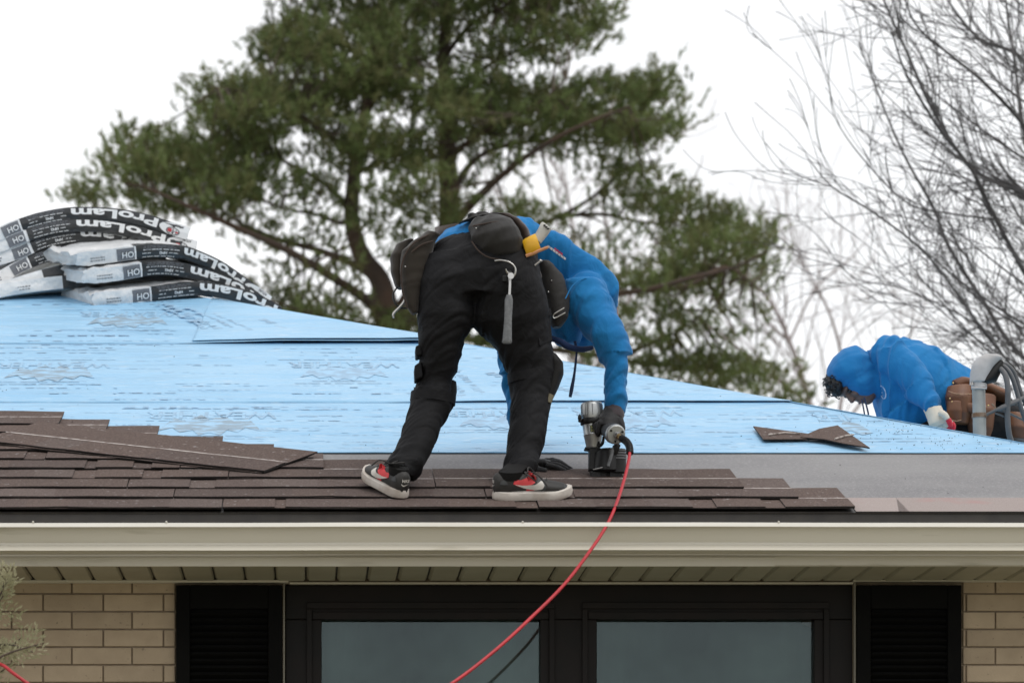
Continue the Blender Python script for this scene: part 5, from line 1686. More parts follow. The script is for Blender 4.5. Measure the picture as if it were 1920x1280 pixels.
    q.add([back(-(x / tw - .5) * .030, .064 + y * .015) for x, y in tv], tf)
    sw = [(-.5, .5), (-.42, .1), (-.2, -.12), (.5, .42), (-.15, .14), (-.35, .2)]
    q.add([back(-x * .036, .050 + y * .018) for x, y in sw], [(0, 1, 2, 5), (2, 3, 4, 5)])
    q.build('heel_mark', M_wh, up, recalc=False)['kind'] = 'stuff'
    return up
def basis(o, fwd, up):
    f = Vector(fwd).normalized(); u = Vector(up); u = (u - f * u.dot(f)).normalized(); s_ = u.cross(f)
    M = Matrix((f, s_, u)).transposed().to_4x4(); M.translation = o
    return M
nroof = Vector((0, -SA, CA)); uproof = Vector((0, CA, SA))
hx, hY = R(925, 948)
shoe(p1, basis(RP(hx, hY + .02, .020), Vector((1, 0, 0)) + uproof * .12, nroof), ankR + Vector((0.0, 0, .03)), right=True)
hx, hY = R(756, 947)
fL = (Vector((-.46, 0, 0)) + uproof * .88).normalized()
Mz = basis(RP(hx, hY + .0, .024), fL + nroof * 0.10, nroof + Vector((.10, .0, 0)))
shoe(p1, Mz, ankL + Vector((0, 0, .03)), right=False)
# ------------------------------------------------------------------ tool belt and tools of the front roofer
M_ny = cloth('black_nylon', (0.022, 0.021, 0.020), (0.032, 0.030, 0.029), rough=0.6, sheen=0.05, weave=600)
M_olive = cloth('dark_suede_pouch', (0.020, 0.016, 0.012), (0.030, 0.024, 0.018), rough=0.8)
M_lining = cloth('brown_black_leather', (0.030, 0.018, 0.013), (0.045, 0.028, 0.02), rough=0.6)
M_steel = mat('steel', (0.55, 0.54, 0.52), 0.28, (0.40, 0.39, 0.38), 20, metal=1.0)
M_alum = mat('cast_silver', (0.50, 0.51, 0.50), 0.36, (0.36, 0.37, 0.37), 12, metal=0.75)
M_grip = mat('grey_grip', (0.16, 0.165, 0.17), 0.6, (0.10, 0.105, 0.11), 90, bump=0.5, bscale=250, bdist=0.002)
M_blackp = mat('black_plastic', (0.006, 0.006, 0.006), 0.45, (0.011, 0.011, 0.011), 12, spec=0.3)
M_yel = mat('yellow_plastic', (0.75, 0.42, 0.012), 0.4, (0.62, 0.33, 0.01), 12)
M_wood = mat('pencil_wood', (0.55, 0.27, 0.13), 0.6, (0.48, 0.22, 0.10), 30)
M_brass = mat('brass', (0.55, 0.40, 0.20), 0.35, metal=1.0)
M_hose = mat('red_hose', (0.46, 0.012, 0.022), 0.42, (0.36, 0.010, 0.018), 14)
M_lgrey = mat('light_grey_plastic', (0.48, 0.47, 0.43), 0.5, (0.40, 0.39, 0.36), 20)

tb = thing('tool_belt', 'black tool belt with bulging pouches round the stooping roofer in black trousers', 'tool belt', P(905, 440, 12.9))
big = MB()
big.loft([pxr((884, 412), (940, 402), 12.80, .05), pxr((877, 428), (958, 410), 12.78, .075), pxr((884, 450), (972, 428), 12.76, .085), pxr((897, 472), (980, 450), 12.765, .08), pxr((914, 486), (978, 474), 12.78, .065), pxr((930, 490), (968, 484), 12.79, .045)], 20)
body_part('pouch', big, M_ny, tb, 0.006, 4, dict(limbs=[(P(905, 405, 12.8), P(950, 490, 12.8))], amp=.006, freq=18, base=.8))
bp_ = MB()
bp_.loft([pxr((925, 406), (955, 402), 12.86, .06), pxr((950, 420), (976, 414), 12.86, .08), pxr((968, 440), (992, 434), 12.86, .08), pxr((976, 466), (998, 462), 12.86, .07), pxr((985, 500), (1012, 500), 12.87, .06), pxr((1000, 525), (1018, 522), 12.89, .04)], 16)
body_part('pouch', bp_, M_lining, tb, 0.006, 3, dict(limbs=[(P(940, 405, 12.86), P(1000, 520, 12.88))], amp=.004, freq=20, base=.8))
q = MB()
q.tube(catmull([P(928, 404, 12.80), P(945, 412, 12.775), P(962, 432, 12.765), P(974, 452, 12.77), P(982, 470, 12.785)], 6), .006, 8)
q.build('pouch_binding', M_lining, tb, smooth=True)
q = MB()
q.loft([pxr((848, 428), (872, 410), 12.86, .02), pxr((862, 418), (905, 404), 12.85, .035), pxr((905, 410), (940, 399), 12.86, .05), pxr((940, 416), (955, 402), 12.87, .05)], 14)
q.ell(P(905, 402, 12.86), (.03, .03, .010)); q.ell(P(885, 404, 12.85), (.02, .03, .008))
body_part('belt_padding', q, M_ny, tb, 0.005, 3, dict(limbs=[(P(850, 420, 12.86), P(960, 405, 12.87))], amp=.005, freq=25, base=.8))
for pts_, yy, m in (([((800, 434), (828, 440)), ((776, 450), (820, 446)), ((752, 470), (814, 466)), ((749, 505), (804, 505)), ((752, 545), (794, 545)), ((760, 575), (788, 572)), ((772, 590), (784, 587))], 12.83, M_olive),
                    ([((764, 450), (780, 452)), ((742, 458), (772, 460)), ((731, 480), (766, 480)), ((731, 510), (762, 512)), ((738, 532), (760, 532)), ((745, 542), (757, 542))], 12.90, M_olive)):
    q = MB(); q.loft([pxr(a, b_, yy, .055 - .02 * abs(i - 2) / 3) for i, (a, b_) in enumerate(pts_)], 18)
    body_part('pouch', q, m, tb, 0.006, 3, dict(limbs=[(P(790, 440, yy), P(770, 590, yy))], amp=.005, freq=22, base=.7))
q = MB()
q.tube(catmull([P(804, 440, 12.785), P(786, 449, 12.775), P(770, 462, 12.775), P(757, 484, 12.785), P(752, 510, 12.79), P(755, 545, 12.79), P(764, 578, 12.80)], 6), .0035, 6)
q.tube(catmull([P(812, 452, 12.782), P(792, 458, 12.772), P(772, 472, 12.772)], 5), .003, 6)
q.build('pouch_binding', M_lining, tb, smooth=True)
q = MB()
q.tube(catmull([P(886, 424, 12.715), P(905, 420, 12.70), P(930, 416, 12.70), P(956, 418, 12.715)], 6), .0028, 6)
q.tube(catmull([P(884, 452, 12.69), P(897, 470, 12.69), P(915, 482, 12.70), P(940, 487, 12.715)], 6), .0028, 6)
q.build('pouch_binding', M_lining, tb, smooth=True)
for px, py, yy in ((893, 428, 12.705), (950, 424, 12.705), (760, 500, 12.775)):
    q = MB(); q.ell(P(px, py, yy), .0035, n=8); q.build('rivet', M_steel, tb, smooth=True)
q = MB()
ringb = []
n = 40
for k in range(n + 1):
    a = 2 * math.pi * k / n
    ringb.append(P(895, 430, 13.05) + Vector((.165 * math.cos(a), .165 * math.sin(a), .005 + 0.03 * math.sin(a) + .022 * math.cos(a))))
vs = []
for p_ in ringb: vs += [p_ + Vector((0, 0, -.024)), p_ + Vector((0, 0, .024))]
q.add(vs, [(2 * i, 2 * i + 2, 2 * i + 3, 2 * i + 1) for i in range(n)])
o = q.build('belt_strap', M_lining, tb, smooth=True, recalc=False)
sd_ = o.modifiers.new('t', 'SOLIDIFY'); sd_.thickness = .005
# hanging front apron seen beside the thigh, with its buckle
q = MB()
q.loft([pxr((1004, 492), (1030, 488), 13.0, .04), pxr((1008, 520), (1056, 515), 13.02, .05), pxr((1016, 560), (1068, 558), 13.03, .055), pxr((1026, 595), (1066, 595), 13.03, .05), pxr((1036, 615), (1052, 614), 13.03, .03)], 18)
body_part('pouch', q, M_ny, tb, 0.006, 3, dict(limbs=[(P(1020, 490, 13), P(1045, 610, 13))], amp=.004, freq=18, base=.7))
q = MB()
bk = [P(1058, 577, 12.96), P(1040, 588, 12.955), P(1037, 593, 12.955), P(1041, 596, 12.955), P(1060, 586, 12.96)]
q.tube(catmull(bk, 4), .0022, 6); q.build('buckle', M_steel, tb, smooth=True)
q = MB()
for px, py in ((1013, 520), (1034, 526), (1028, 547)): q = MB(); q.ell(P(px, py, 12.972), .003, n=8); q.build('rivet', M_steel, tb, smooth=True)
q = MB()
q.tube(catmull([P(928, 489, 12.685), P(940, 488, 12.675), P(956, 492, 12.670), P(966, 502, 12.670), P(965, 516, 12.675), P(957, 520, 12.685)], 5), .0032, 8)
q.build('hammer_loop', M_steel, tb, smooth=True)
q = MB(); q.box(tuple(P(942, 528, 12.680)), tuple(P(952, 518, 12.700) + Vector((0, 0, 0)))) ; q.build('loop_clip', M_blackp, tb, bevel=.003)

hm = thing('hammer', 'hammer with grey rubber grip hanging head up from the belt loop', 'hammer', P(952, 640, 12.670))
q = MB()
q.tube(catmull([P(955, 512, 12.665), P(956, 530, 12.662), P(955, 557, 12.662)], 4), [.0065, .005, .0055], 10)
sh_ = q.build('shaft', M_steel, hm, smooth=True)
q = MB()
q.loft([(P(954.5, 553, 12.662), Vector((.010, 0, 0)), Vector((0, .010, 0))), (P(954, 562, 12.660), Vector((.0155, 0, 0)), Vector((0, .012, 0))), (P(952.5, 600, 12.660), Vector((.0145, 0, 0)), Vector((0, .012, 0))), (P(951, 635, 12.660), Vector((.0175, 0, 0)), Vector((0, .013, 0))), (P(950.5, 641, 12.660), Vector((.0195, 0, 0)), Vector((0, .014, 0))), (P(950.5, 644, 12.660), Vector((.015, 0, 0)), Vector((0, .010, 0)))], 14)
q.build('grip', M_grip, hm, smooth=True)
q = MB()
q.loft([(P(958, 517, 12.640), Vector((.012, 0, 0)), Vector((0, 0, .012))), (P(956, 515, 12.665), Vector((.010, 0, 0)), Vector((0, 0, .011))), (P(955, 513, 12.700), Vector((.011, 0, 0)), Vector((0, 0, .013)))], 12)
q.tube(catmull([P(956, 514, 12.660), P(951, 511, 12.640), P(948, 504, 12.630)], 4), [.007, .005, .002], 8)
q.build('head', M_steel, hm, smooth=True)

def stick(name, label, cat, a, b_, r0, r1, m, n=8):
    t = thing(name, label, cat, a)
    q = MB(); q.tube([a, a.lerp(b_, .5), b_], [r0, (r0 + r1) / 2, r1], n)
    return t, q
t, q = stick('pencil', 'flat orange carpenter pencil poking out below the yellow tool', 'pencil', P(986, 480, 12.745), P(1026, 464, 12.735), .0065, .006, M_wood, 6)
q.build('shaft', M_wood, t, smooth=False)
q = MB(); q.tube([P(1025.5, 464.2, 12.735), P(1028, 463.2, 12.735)], [.0058, .003], 6); q.build('tip', M_wood, t)
yt = thing('utility_knife', 'yellow and grey knife standing in the belt pouch', 'knife', P(994, 460, 12.82))
q = MB(); q.loft([pxr((978, 452), (988, 482), 12.76, .016), pxr((985, 447), (1000, 479), 12.75, .020), pxr((996, 441), (1011, 473), 12.75, .020), pxr((1003, 438), (1014, 468), 12.75, .016)], 14)
q.build('yellow_body', M_yel, yt, smooth=True)
q = MB(); q.loft([pxr((1000, 444), (1014, 457), 12.77, .014), pxr((1010, 427), (1027, 441), 12.77, .015), pxr((1014, 418), (1033, 432), 12.77, .016), pxr((1017, 416), (1034, 430), 12.77, .012)], 12)
q.build('grey_handle', M_lgrey, yt, smooth=True)
q = MB()
for k in range(3): q = MB(); a = P(1021 + k * 3.5, 422.5 + k * 3.2, 12.752); q.box(tuple(a - Vector((.004, .004, .0022))), tuple(a + Vector((.004, .004, .0022)))); q.build('slot', M_blackp, yt)
cl = thing('cutting_pliers', 'small silver pliers tucked in the pouch under the orange pencil', 'pliers', P(1000, 490, 12.80))
q = MB(); q.loft([pxr((988, 480), (997, 488), 12.80, .008), pxr((996, 484), (1001, 496), 12.79, .009), pxr((1002, 490), (1004, 500), 12.79, .007)], 10); q.build('handle', M_lgrey, cl, smooth=True)
q = MB(); q.tube([P(993, 507, 12.78), P(1002, 498, 12.775), P(1012, 490, 12.775)], [.003, .006, .005], 8); q.ell(P(1013, 489, 12.775), (.008, .006, .006), n=8); q.build('jaw', M_steel, cl, smooth=True)
sn = thing('tin_snips', 'bent steel tool hanging below the left pouch beside a wire ring', 'snips', P(750, 570, 12.85))
q = MB(); q.tube(catmull([P(762, 556, 12.85), P(757, 567, 12.84), P(748, 577, 12.84), P(738, 588, 12.84), P(738, 596, 12.84)], 5), [.005, .0055, .0045, .005, .003], 8); q.build('handle', M_steel, sn, smooth=True)
q = MB()
q.tube(catmull([P(745, 538, 12.88), P(737, 552, 12.87), P(741, 568, 12.86), P(753, 577, 12.86), P(768, 576, 12.86), P(773, 570, 12.86)], 5), .0035, 8); q.build('ring', M_blackp, sn, smooth=True)

# ------------------------------------------------------------------ nail gun
ng = thing('nail_gun', 'silver and black coil roofing nail gun pressed on the white nail line', 'nail gun', P(1135, 895, 13.09))
axA, axB = P(1109, 754, 13.09), P(1113, 840, 13.09)
ax_ = (axB - axA).normalized()
def along(t): return axA + (axB - axA) * t
def cyl(rs, m, name, parent, n=28, dy=1.0):
    q = MB(); q.loft([(along(t), (Vector((1, 0, 0)) - ax_ * ax_.x).normalized() * r_, ax_.cross((Vector((1, 0, 0)) - ax_ * ax_.x).normalized()) * r_ * dy) for t, r_ in rs], n)
    o = q.build(name, m, parent, smooth=True); return o
hcap = cyl([(0.0, .030), (.015, .0385), (.06, .042), (.30, .0425), (.36, .040)], M_alum, 'cap', ng)
for k in range(10):       # cooling grooves of the cap
    a = 2 * math.pi * k / 10 + .3
    e_ = Vector((math.cos(a), math.sin(a), 0)) * .0415
    q = MB(); q.tube([along(.07) + e_, along(.30) + e_], .003, 6); q.build('rib', M_alum, hcap, smooth=True)
for px, py, dy in ((1105, 753, -.01), (1112, 754.5, -.02), (1109, 752, .02)):
    q = MB(); c = P(px, py, 13.09 + dy); q.tube([c + Vector((0, 0, -.012)), c + Vector((0, 0, .003))], .0062, 8); q.build('bolt', M_blackp, hcap, smooth=True)
col_ = cyl([(.36, .044), (.38, .047), (.47, .047), (.49, .044)], M_blackp, 'collar', ng)
q = MB(); q.ell(P(1087, 783, 13.07), (.008, .01, .014), n=10); q.ell(P(1088, 789, 13.07), (.009, .01, .006), n=10); q.build('trigger_lug', M_blackp, ng, smooth=True)
cyl([(.49, .0395), (.70, .036), (.715, .0375), (.73, .036), (.95, .029), (1.0, .026)], M_alum, 'barrel', ng)
# label plate on the barrel
q = MB(); vs = []
for t in (.53, .60, .68):
    for k in range(7):
        a = math.radians(-110 + 9 * k)
        r_ = np.interp(t, [.49, .70], [.0395, .036]) + .0012
        vs.append(along(t) + Vector((math.cos(a), math.sin(a), 0)) * r_)
q.add(vs, [(j * 7 + k, j * 7 + k + 1, (j + 1) * 7 + k + 1, (j + 1) * 7 + k) for j in range(2) for k in range(6)])
q.build('label_plate', M_blackp, ng, smooth=True, recalc=False)
q = MB()
for i, t in enumerate((.545, .575, .605, .635, .66)):
    for k in range(3):
        a0, a1 = math.radians(-106 + 14 * k), math.radians(-106 + 14 * k + 8 + (i % 2) * 3)
        r_ = .0415
        q.add([along(t) + Vector((math.cos(a), math.sin(a), 0)) * r_ for a in (a0, a1)] + [along(t + .012) + Vector((math.cos(a), math.sin(a), 0)) * r_ for a in (a1, a0)], [(0, 1, 2, 3)])
q.build('label_print', mat('yellowish_print', (0.32, 0.33, 0.12), 0.5), ng, recalc=False)['kind'] = 'stuff'
q = MB(); q.box((-.036, -.03, -.005), (.04, .03, .005), M=Matrix.Translation(P(1113, 843, 13.09)) @ Matrix.Rotation(.1, 4, 'Y')); q.build('flange', M_blackp, ng, bevel=.004)
q = MB()
q.box(tuple(P(1105, 880, 13.06)), tuple(P(1122, 842, 13.12))); q.box(tuple(P(1107, 893, 13.07)), tuple(P(1116, 880.2, 13.11)))
q.build('nose', M_blackp, ng, bevel=.003)
q = MB(); q.box(tuple(P(1108, 899, 13.05)), tuple(P(1124, 889, 13.12))); q.box(tuple(P(1126, 899, 13.06)), tuple(P(1135, 887, 13.11))); q.box(tuple(P(1136, 900, 13.07)), tuple(P(1142, 886, 13.10)))
q.box(tuple(P(1143, 895, 13.05)), tuple(P(1163, 886, 13.13))); q.build('foot', M_blackp, ng, bevel=.003)
# magazine: faceted coil canister with a ribbed end
q = MB(); q.loft([(P(1137, 887, 13.09), Vector((.052, 0, 0)), Vector((0, .06, 0))), (P(1137, 884, 13.09), Vector((.060, 0, 0)), Vector((0, .07, 0))), (P(1138, 850, 13.09), Vector((.056, 0, 0)), Vector((0, .068, 0))), (P(1140, 843, 13.09), Vector((.044, 0, 0)), Vector((0, .055, 0)))], 12)
mg = q.build('magazine', M_blackp, ng, smooth=True)
q = MB(); q.tube([P(1160, 886, 13.06), P(1160, 842, 13.06)], [.030, .027], 18); q.build('canister', M_blackp, ng, smooth=True)
for k in range(4):
    q = MB(); q.tube([P(1160, 861 - 5 * k, 13.06), P(1160, 858.6 - 5 * k, 13.06)], .0305, 18); q.build('rib', M_grip, mg, smooth=True)
q = MB(); q.tube([P(1112, 880, 13.02), P(1130, 876, 13.015)], .002, 6); q.build('wire_guide', M_steel, ng, smooth=True)
q = MB(); q.tube([P(1140, 874, 13.02), P(1150, 840, 13.03)], [.006, .008], 8); q.build('latch', M_grip, ng, smooth=True)
q = MB(); q.tube([P(1152, 850, 13.04), P(1155, 838, 13.03), P(1160, 832, 13.03)], [.014, .014, .010], 10); q.build('hook', M_blackp, ng, smooth=True)
# handle and trigger, air plug
q = MB(); q.loft([(hA + hax * t, e2 * r_, e1 * r_ * 1.1) for t, r_ in ((-.03, .026), (.0, .026), (.05, .022), (.12, .025), (.165, .032), (.20, .036), (.215, .035))], 20)
q.build('handle', mat('rubber_grip', (0.03, 0.031, 0.033), 0.6), ng, smooth=True)
q = MB(); q.loft([(hA + hax * t, e2 * r_, e1 * r_) for t, r_ in ((.212, .035), (.222, .0385), (.236, .038), (.242, .033))], 24)
ecap = q.build('end_cap', M_alum, ng, smooth=True)
ce = hA + hax * .242
for k in range(3):
    a = 2 * math.pi * k / 3 + .6
    q = MB(); c = ce + (e1 * math.sin(a) + e2 * math.cos(a)) * .026; q.tube([c - hax * .004, c + hax * .004], .0045, 8); q.build('bolt', M_blackp, ecap, smooth=True)
q = MB(); q.tube(catmull([P(1120, 822, 13.08), P(1124, 835, 13.06), P(1130, 830, 13.05), P(1132, 818, 13.04)], 4), [.008, .007, .006, .005], 8); q.build('trigger', M_blackp, ng, smooth=True)
f0 = ce; f1 = P(1161, 818, 12.875)
q = MB(); q.tube([f0, f0.lerp(f1, .45), f0.lerp(f1, .46), f1], [.012, .012, .015, .014], 12); q.build('air_plug', M_steel, ng, smooth=True)
f2 = P(1167, 822, 12.86)
q = MB(); q.tube([f1, f1.lerp(f2, .5), f2], [.010, .012, .011], 8); q.build('fitting', M_brass, ng, smooth=True)

hs = thing('air_hose', 'red air hose drooping from the nail gun past the gutter and window', 'hose', P(1000, 1155, 11.9))
sr = catmull([f1.lerp(f2, .6), f2, P(1175, 828, 12.84), P(1180, 837, 12.82), P(1181, 850, 12.80)], 5)
q = MB()
q.tube(sr, .0125, 12)
for k in range(2, len(sr) - 1, 1):
    d_ = (sr[k + 1] - sr[k]).normalized()
    q.tube([sr[k], sr[k] + d_ * .004], .0145, 12)
q.build('strain_relief', M_blackp, hs, smooth=True)
path = [P(1181, 846, 12.80), P(1179, 862, 12.77), P(1172, 893, 12.68), P(1159, 935, 12.55), P(1140, 980, 12.38), P(1108, 1030, 12.22), P(1058, 1095, 12.05), P(996, 1157, 11.92), P(930, 1217, 11.82), P(848, 1280, 11.72), P(740, 1345, 11.64), P(560, 1425, 11.55),
        P(400, 1440, 11.5), P(230, 1390, 11.5), P(110, 1320, 11.52), P(50, 1279, 11.55), P(26, 1262, 11.56), P(4, 1246, 11.6), P(-15, 1246, 11.65), P(-40, 1290, 11.7), P(-80, 1500, 11.6), P(-140, 2350, 11.4), P(-400, 2465, 11.2)]
q = MB(); q.tube(catmull(path, 10), .0062, 10); q.build('tube', M_hose, hs, smooth=True)

# ------------------------------------------------------------------ loose shingles lying on the finished courses
def slope_M(px, py, ang, h, tilt=0.0):
    x, Y = R(px, py)
    M = Matrix.Translation(RP(x, Y, h)) @ ROT @ Matrix.Rotation(ang, 4, 'Z') @ Matrix.Rotation(tilt, 4, 'X')
    return M
a0, a1 = R(-10, 832 + 13), R(497, 888 + 13)
angl = math.atan2((a1[1] - a0[1]) / CA, a1[0] - a0[0])
def loose(label, seed, ln, px, py, ang, h, group=None, hgt=1.0, flat=True):
    me = shingle_data(seed, ln, flat=flat, nail=True)
    o = bpy.data.objects.new('loose_shingle', me); C.objects.link(o)
    o.matrix_world = slope_M(px, py, ang, h)
    return prop(o, label, 'shingle', group)
ux = math.hypot(a1[0] - a0[0], (a1[1] - a0[1]) / CA)
def along_l(t): return a0[0] + (a1[0] - a0[0]) * t, a0[1] + (a1[1] - a0[1]) * t
LL = 1.30
for lab, sd, hh, dx in (('lower loose shingle of the slanting pair lying on the finished courses', 71, .020, -.012), ('upper loose shingle of the slanting pair, white line along its middle', 72, .0285, 0.0)):
    me = shingle_data(sd, LL, flat=True)
    o = bpy.data.objects.new('loose_shingle', me); C.objects.link(o)
    ca, sa = math.cos(angl), math.sin(angl)
    ex, eY = a1[0] - LL * ca + dx, a1[1] - LL * sa * CA
    o.matrix_world = Matrix.Translation(RP(ex, eY, hh)) @ ROT @ Matrix.Rotation(angl, 4, 'Z')
    prop(o, lab, 'shingle', 'loose shingles lying on the roof')
def scrap(label, poly, h, seed):
    pts = [R(*p) for p in poly]
    mb = MB()
    cx = sum(p[0] for p in pts) / len(pts); cy = sum(p[1] for p in pts) / len(pts)
    n = len(pts)
    hs_ = [h + .012 * abs(noise.noise(Vector((p[0] * 5, p[1] * 5, seed)))) for p in pts]
    top = [RP(p[0], p[1], q_ + .005) for p, q_ in zip(pts, hs_)]; bot = [RP(p[0], p[1], q_) for p, q_ in zip(pts, hs_)]
    mb.add(top + bot, [tuple(range(n))], 0); b0 = 0
    mb.f.append(tuple(range(2 * n - 1, n - 1, -1))); mb.m.append(1)
    for i in range(n):
        j = (i + 1) % n
        mb.f.append((i, n + i, n + j, j)); mb.m.append(1)
    o = mb.build('shingle_scrap', [M_sh[0], M_under], None, recalc=True)
    return prop(o, label, 'shingle scrap', 'torn shingle scraps on the blue sheet')
sc1 = scrap('left torn shingle scrap, a pointed wedge lying on the blue underlayment', [(1412, 808), (1470, 814), (1518, 822), (1540, 828), (1546, 831), (1500, 832), (1431, 833)], .012, 1)
sc2 = scrap('right torn shingle scrap, folded triangle overlapping the wedge on blue underlayment', [(1500, 830), (1535, 815), (1570, 809), (1600, 830), (1630, 852), (1580, 844), (1545, 836)], .019, 2)
for o_, line in ((sc1, [(1440, 826), (1470, 822), (1500, 824)]), (sc2, [(1565, 838), (1585, 832), (1600, 830)])):
    q = MB(); q.tube([RP(*R(*p), .0245 if o_ is sc1 else .034) for p in line], .004, 6); q.build('adhesive_line', M_nail, o_, smooth=True)
# crumbs of shingle strewn on the sheets
q = MB(); r = random.Random(4)
for k in range(330):
    if r.random() < .7: px, py = r.gauss(1760, 110), r.uniform(770, 846)
    else: px, py = r.uniform(0, 1900), r.uniform(600, 940)
    if px > 1915: continue
    x, Y = R(px, py)
    if Y > 16 or x > XH - (Y - EY) - .03: continue
    if Y < 13.5 and x < 2.0: continue
    c = RP(x, Y, .011 if Y > 13.6 else .006); s_ = r.uniform(.0015, .0036)
    a = r.uniform(0, 3.14)
    u_ = Vector((math.cos(a), math.sin(a) * CA, math.sin(a) * SA)) * s_; v_ = Vector((-math.sin(a), math.cos(a) * CA, math.cos(a) * SA)) * s_ * .6
    q.add([c - u_, c + v_, c + u_, c - v_, c + nroof * .004], [(0, 1, 4), (1, 2, 4), (2, 3, 4), (3, 0, 4)])
prop(q.build('shingle_crumbs', M_under, None, recalc=False), 'dark crumbs of shingle strewn over the blue underlayment', 'debris', kind='stuff')
# ------------------------------------------------------------------ the roofer behind the hip
Y2 = 15.0
zs = lambda x: EZ + TA * (XH - x)          # right-hand slope
p2 = thing('person', 'roofer with blue hood up crouching behind the hip at right, white gloves', 'person', (2.75, Y2, zs(2.75)))
T2 = [pxr((1893, 745), (1868, 855), Y2 + .05, .13), pxr((1850, 712), (1828, 850), Y2 + .03, .15), pxr((1812, 687), (1790, 845), Y2 + .02, .16), pxr((1772, 662), (1755, 838), Y2, .17), pxr((1728, 641), (1715, 830), Y2, .18), pxr((1690, 632), (1680, 825), Y2 - .01, .18), pxr((1655, 640), (1655, 815), Y2 - .01, .17), pxr((1640, 668), (1652, 795), Y2, .13)]
LA2 = [pxr((1640, 660), (1690, 636), Y2 - .12, .08), pxr((1648, 692), (1712, 660), Y2 - .15, .085), pxr((1672, 722), (1734, 686), Y2 - .18, .08), pxr((1700, 745), (1752, 716), Y2 - .22, .07), pxr((1718, 760), (1759, 745), Y2 - .25, .06), pxr((1733, 772), (1764, 763), Y2 - .27, .045)]
RA2 = [pxr((1670, 690), (1730, 690), Y2 + .16, .08), pxr((1675, 740), (1732, 740), Y2 + .20, .07), pxr((1684, 790), (1730, 790), Y2 + .20, .055), pxr((1690, 820), (1724, 820), Y2 + .18, .045)]
h2 = MB()
h2.loft(T2[1:], 26); h2.loft(LA2, 20); h2.loft(RA2, 18)
h2.ell(P(1668, 665, Y2 - .08), (.09, .10, .085))
hc2 = P(1605, 712, Y2 - .02)
hf2 = Vector((-.42, -.26, -.87)); hu2 = Vector((-.85, 0, .5))
# hood: shell from crown to nape, open towards the face
q2 = Vector(hf2).normalized()
hood = MB()
hood.loft([pxr((1549, 704), (1556, 713), Y2 - .02, .04), pxr((1550, 688), (1570, 728), Y2 - .03, .095), pxr((1560, 669), (1587, 739), Y2 - .03, .12), pxr((1578, 652), (1609, 749), Y2 - .03, .127), pxr((1602, 645), (1626, 753), Y2 - .02, .12), pxr((1622, 655), (1640, 748), Y2 - .01, .105), pxr((1640, 668), (1660, 762), Y2, .11)], 24)
hme = fuse(hood, .007, 5)
h2.loft([pxr((1622, 656), (1646, 745), Y2 - .01, .10), pxr((1650, 660), (1668, 780), Y2, .13)], 20)
shL2, elL2, wrL2 = P(1668, 660, Y2 - .1), P(1735, 720, Y2 - .22), P(1752, 770, Y2 - .27)
hoodie2 = body_part('hoodie', h2, M_hood, p2, .0075, 6, dict(limbs=[(P(1840, 760, Y2), P(1650, 700, Y2)), (shL2, elL2), (elL2, wrL2)], amp=.026, freq=10, joints=[elL2, shL2, P(1660, 760, Y2 - .1), P(1760, 700, Y2 - .1)], base=.42, jr=.17, skew=.8, seed=4))
folds(hoodie2.data, limbs=[(P(1840, 760, Y2), P(1650, 700, Y2)), (shL2, elL2), (elL2, wrL2)], amp=.007, freq=22, joints=[elL2, shL2, P(1700, 760, Y2 - .15)], base=.4, jr=.15, skew=1.1, seed=8, valley=True)
folds(hme, limbs=[(P(1590, 640, Y2), P(1606, 770, Y2))], amp=.013, freq=12, valley=True, joints=[P(1630, 700, Y2 - .08)], base=.4, jr=.12, seed=2)
hme.materials.append(M_hood)
link_mesh('hood', hme, hoodie2)
q = MB(); q.tube(catmull([P(1620, 745, Y2 - .155), P(1624, 758, Y2 - .16), P(1628, 775, Y2 - .16), P(1629, 788, Y2 - .16)], 5), .004, 6)
q.tube(catmull([P(1616, 748, Y2 - .15), P(1619, 765, Y2 - .155), P(1622, 783, Y2 - .155)], 5), .0035, 6)
q.build('drawstring', M_cord, hoodie2, smooth=True)
b2 = bvh_of(hoodie2)
M_em = mat('chest_emblem_ink', (0.50, 0.62, 0.76), 0.6, (0.05, 0.2, 0.48), 60, lo=0.5, hi=0.6)
ring_o = [(1655 + 6.2 * math.cos(a) + 3.0 * math.sin(a), 735 + 13 * math.sin(a)) for a in np.linspace(0, 6.28, 21)]
ring_i = [(1655 + 4.4 * math.cos(a) + 2.6 * math.sin(a), 735 + 10.5 * math.sin(a)) for a in np.linspace(0, 6.28, 21)]
quads = [[ring_o[i], ring_o[i + 1], ring_i[i + 1], ring_i[i]] for i in range(20)]
quads += [[(1652, 729), (1657, 727), (1657.5, 730), (1652.5, 732)], [(1653, 734), (1658, 733), (1658, 736), (1653.5, 737)], [(1655, 740), (1659, 739), (1659.5, 742), (1656, 743)]]
strip_decal(quads, b2, Y2 - .1, M_em, 'chest_emblem', hoodie2)
# body
b_ = MB()
b_.loft(sc_(T2[:5], .6), 18); b_.loft(sc_(T2[4:], .45), 18); b_.loft(sc_(LA2, .42), 14); b_.loft(sc_(RA2, .45), 14)
b_.tube([P(1655, 715, Y2), P(1625, 708, Y2), hc2], .055, 12)
hq, hM = head_mesh(b_, hc2, hf2, hu2, 1.0)
hipc = P(1862, 800, Y2 + .03)
kneeN, kneeF = Vector((2.66, Y2 - .12, zs(2.66) + .07)), Vector((2.66, Y2 + .2, zs(2.66) + .07))
leg_paths = [[hipc + Vector((0, -.1, 0)), kneeN, Vector((3.02, Y2 - .16, zs(3.02) + .06))], [hipc + Vector((0, .1, 0)), kneeF, Vector((3.02, Y2 + .22, zs(3.02) + .06))]]
for pth in leg_paths: b_.tube(catmull(pth, 6), [.075, .06, .05, .04], 12)
body_part('body', b_, M_skin, p2, .006, 3)
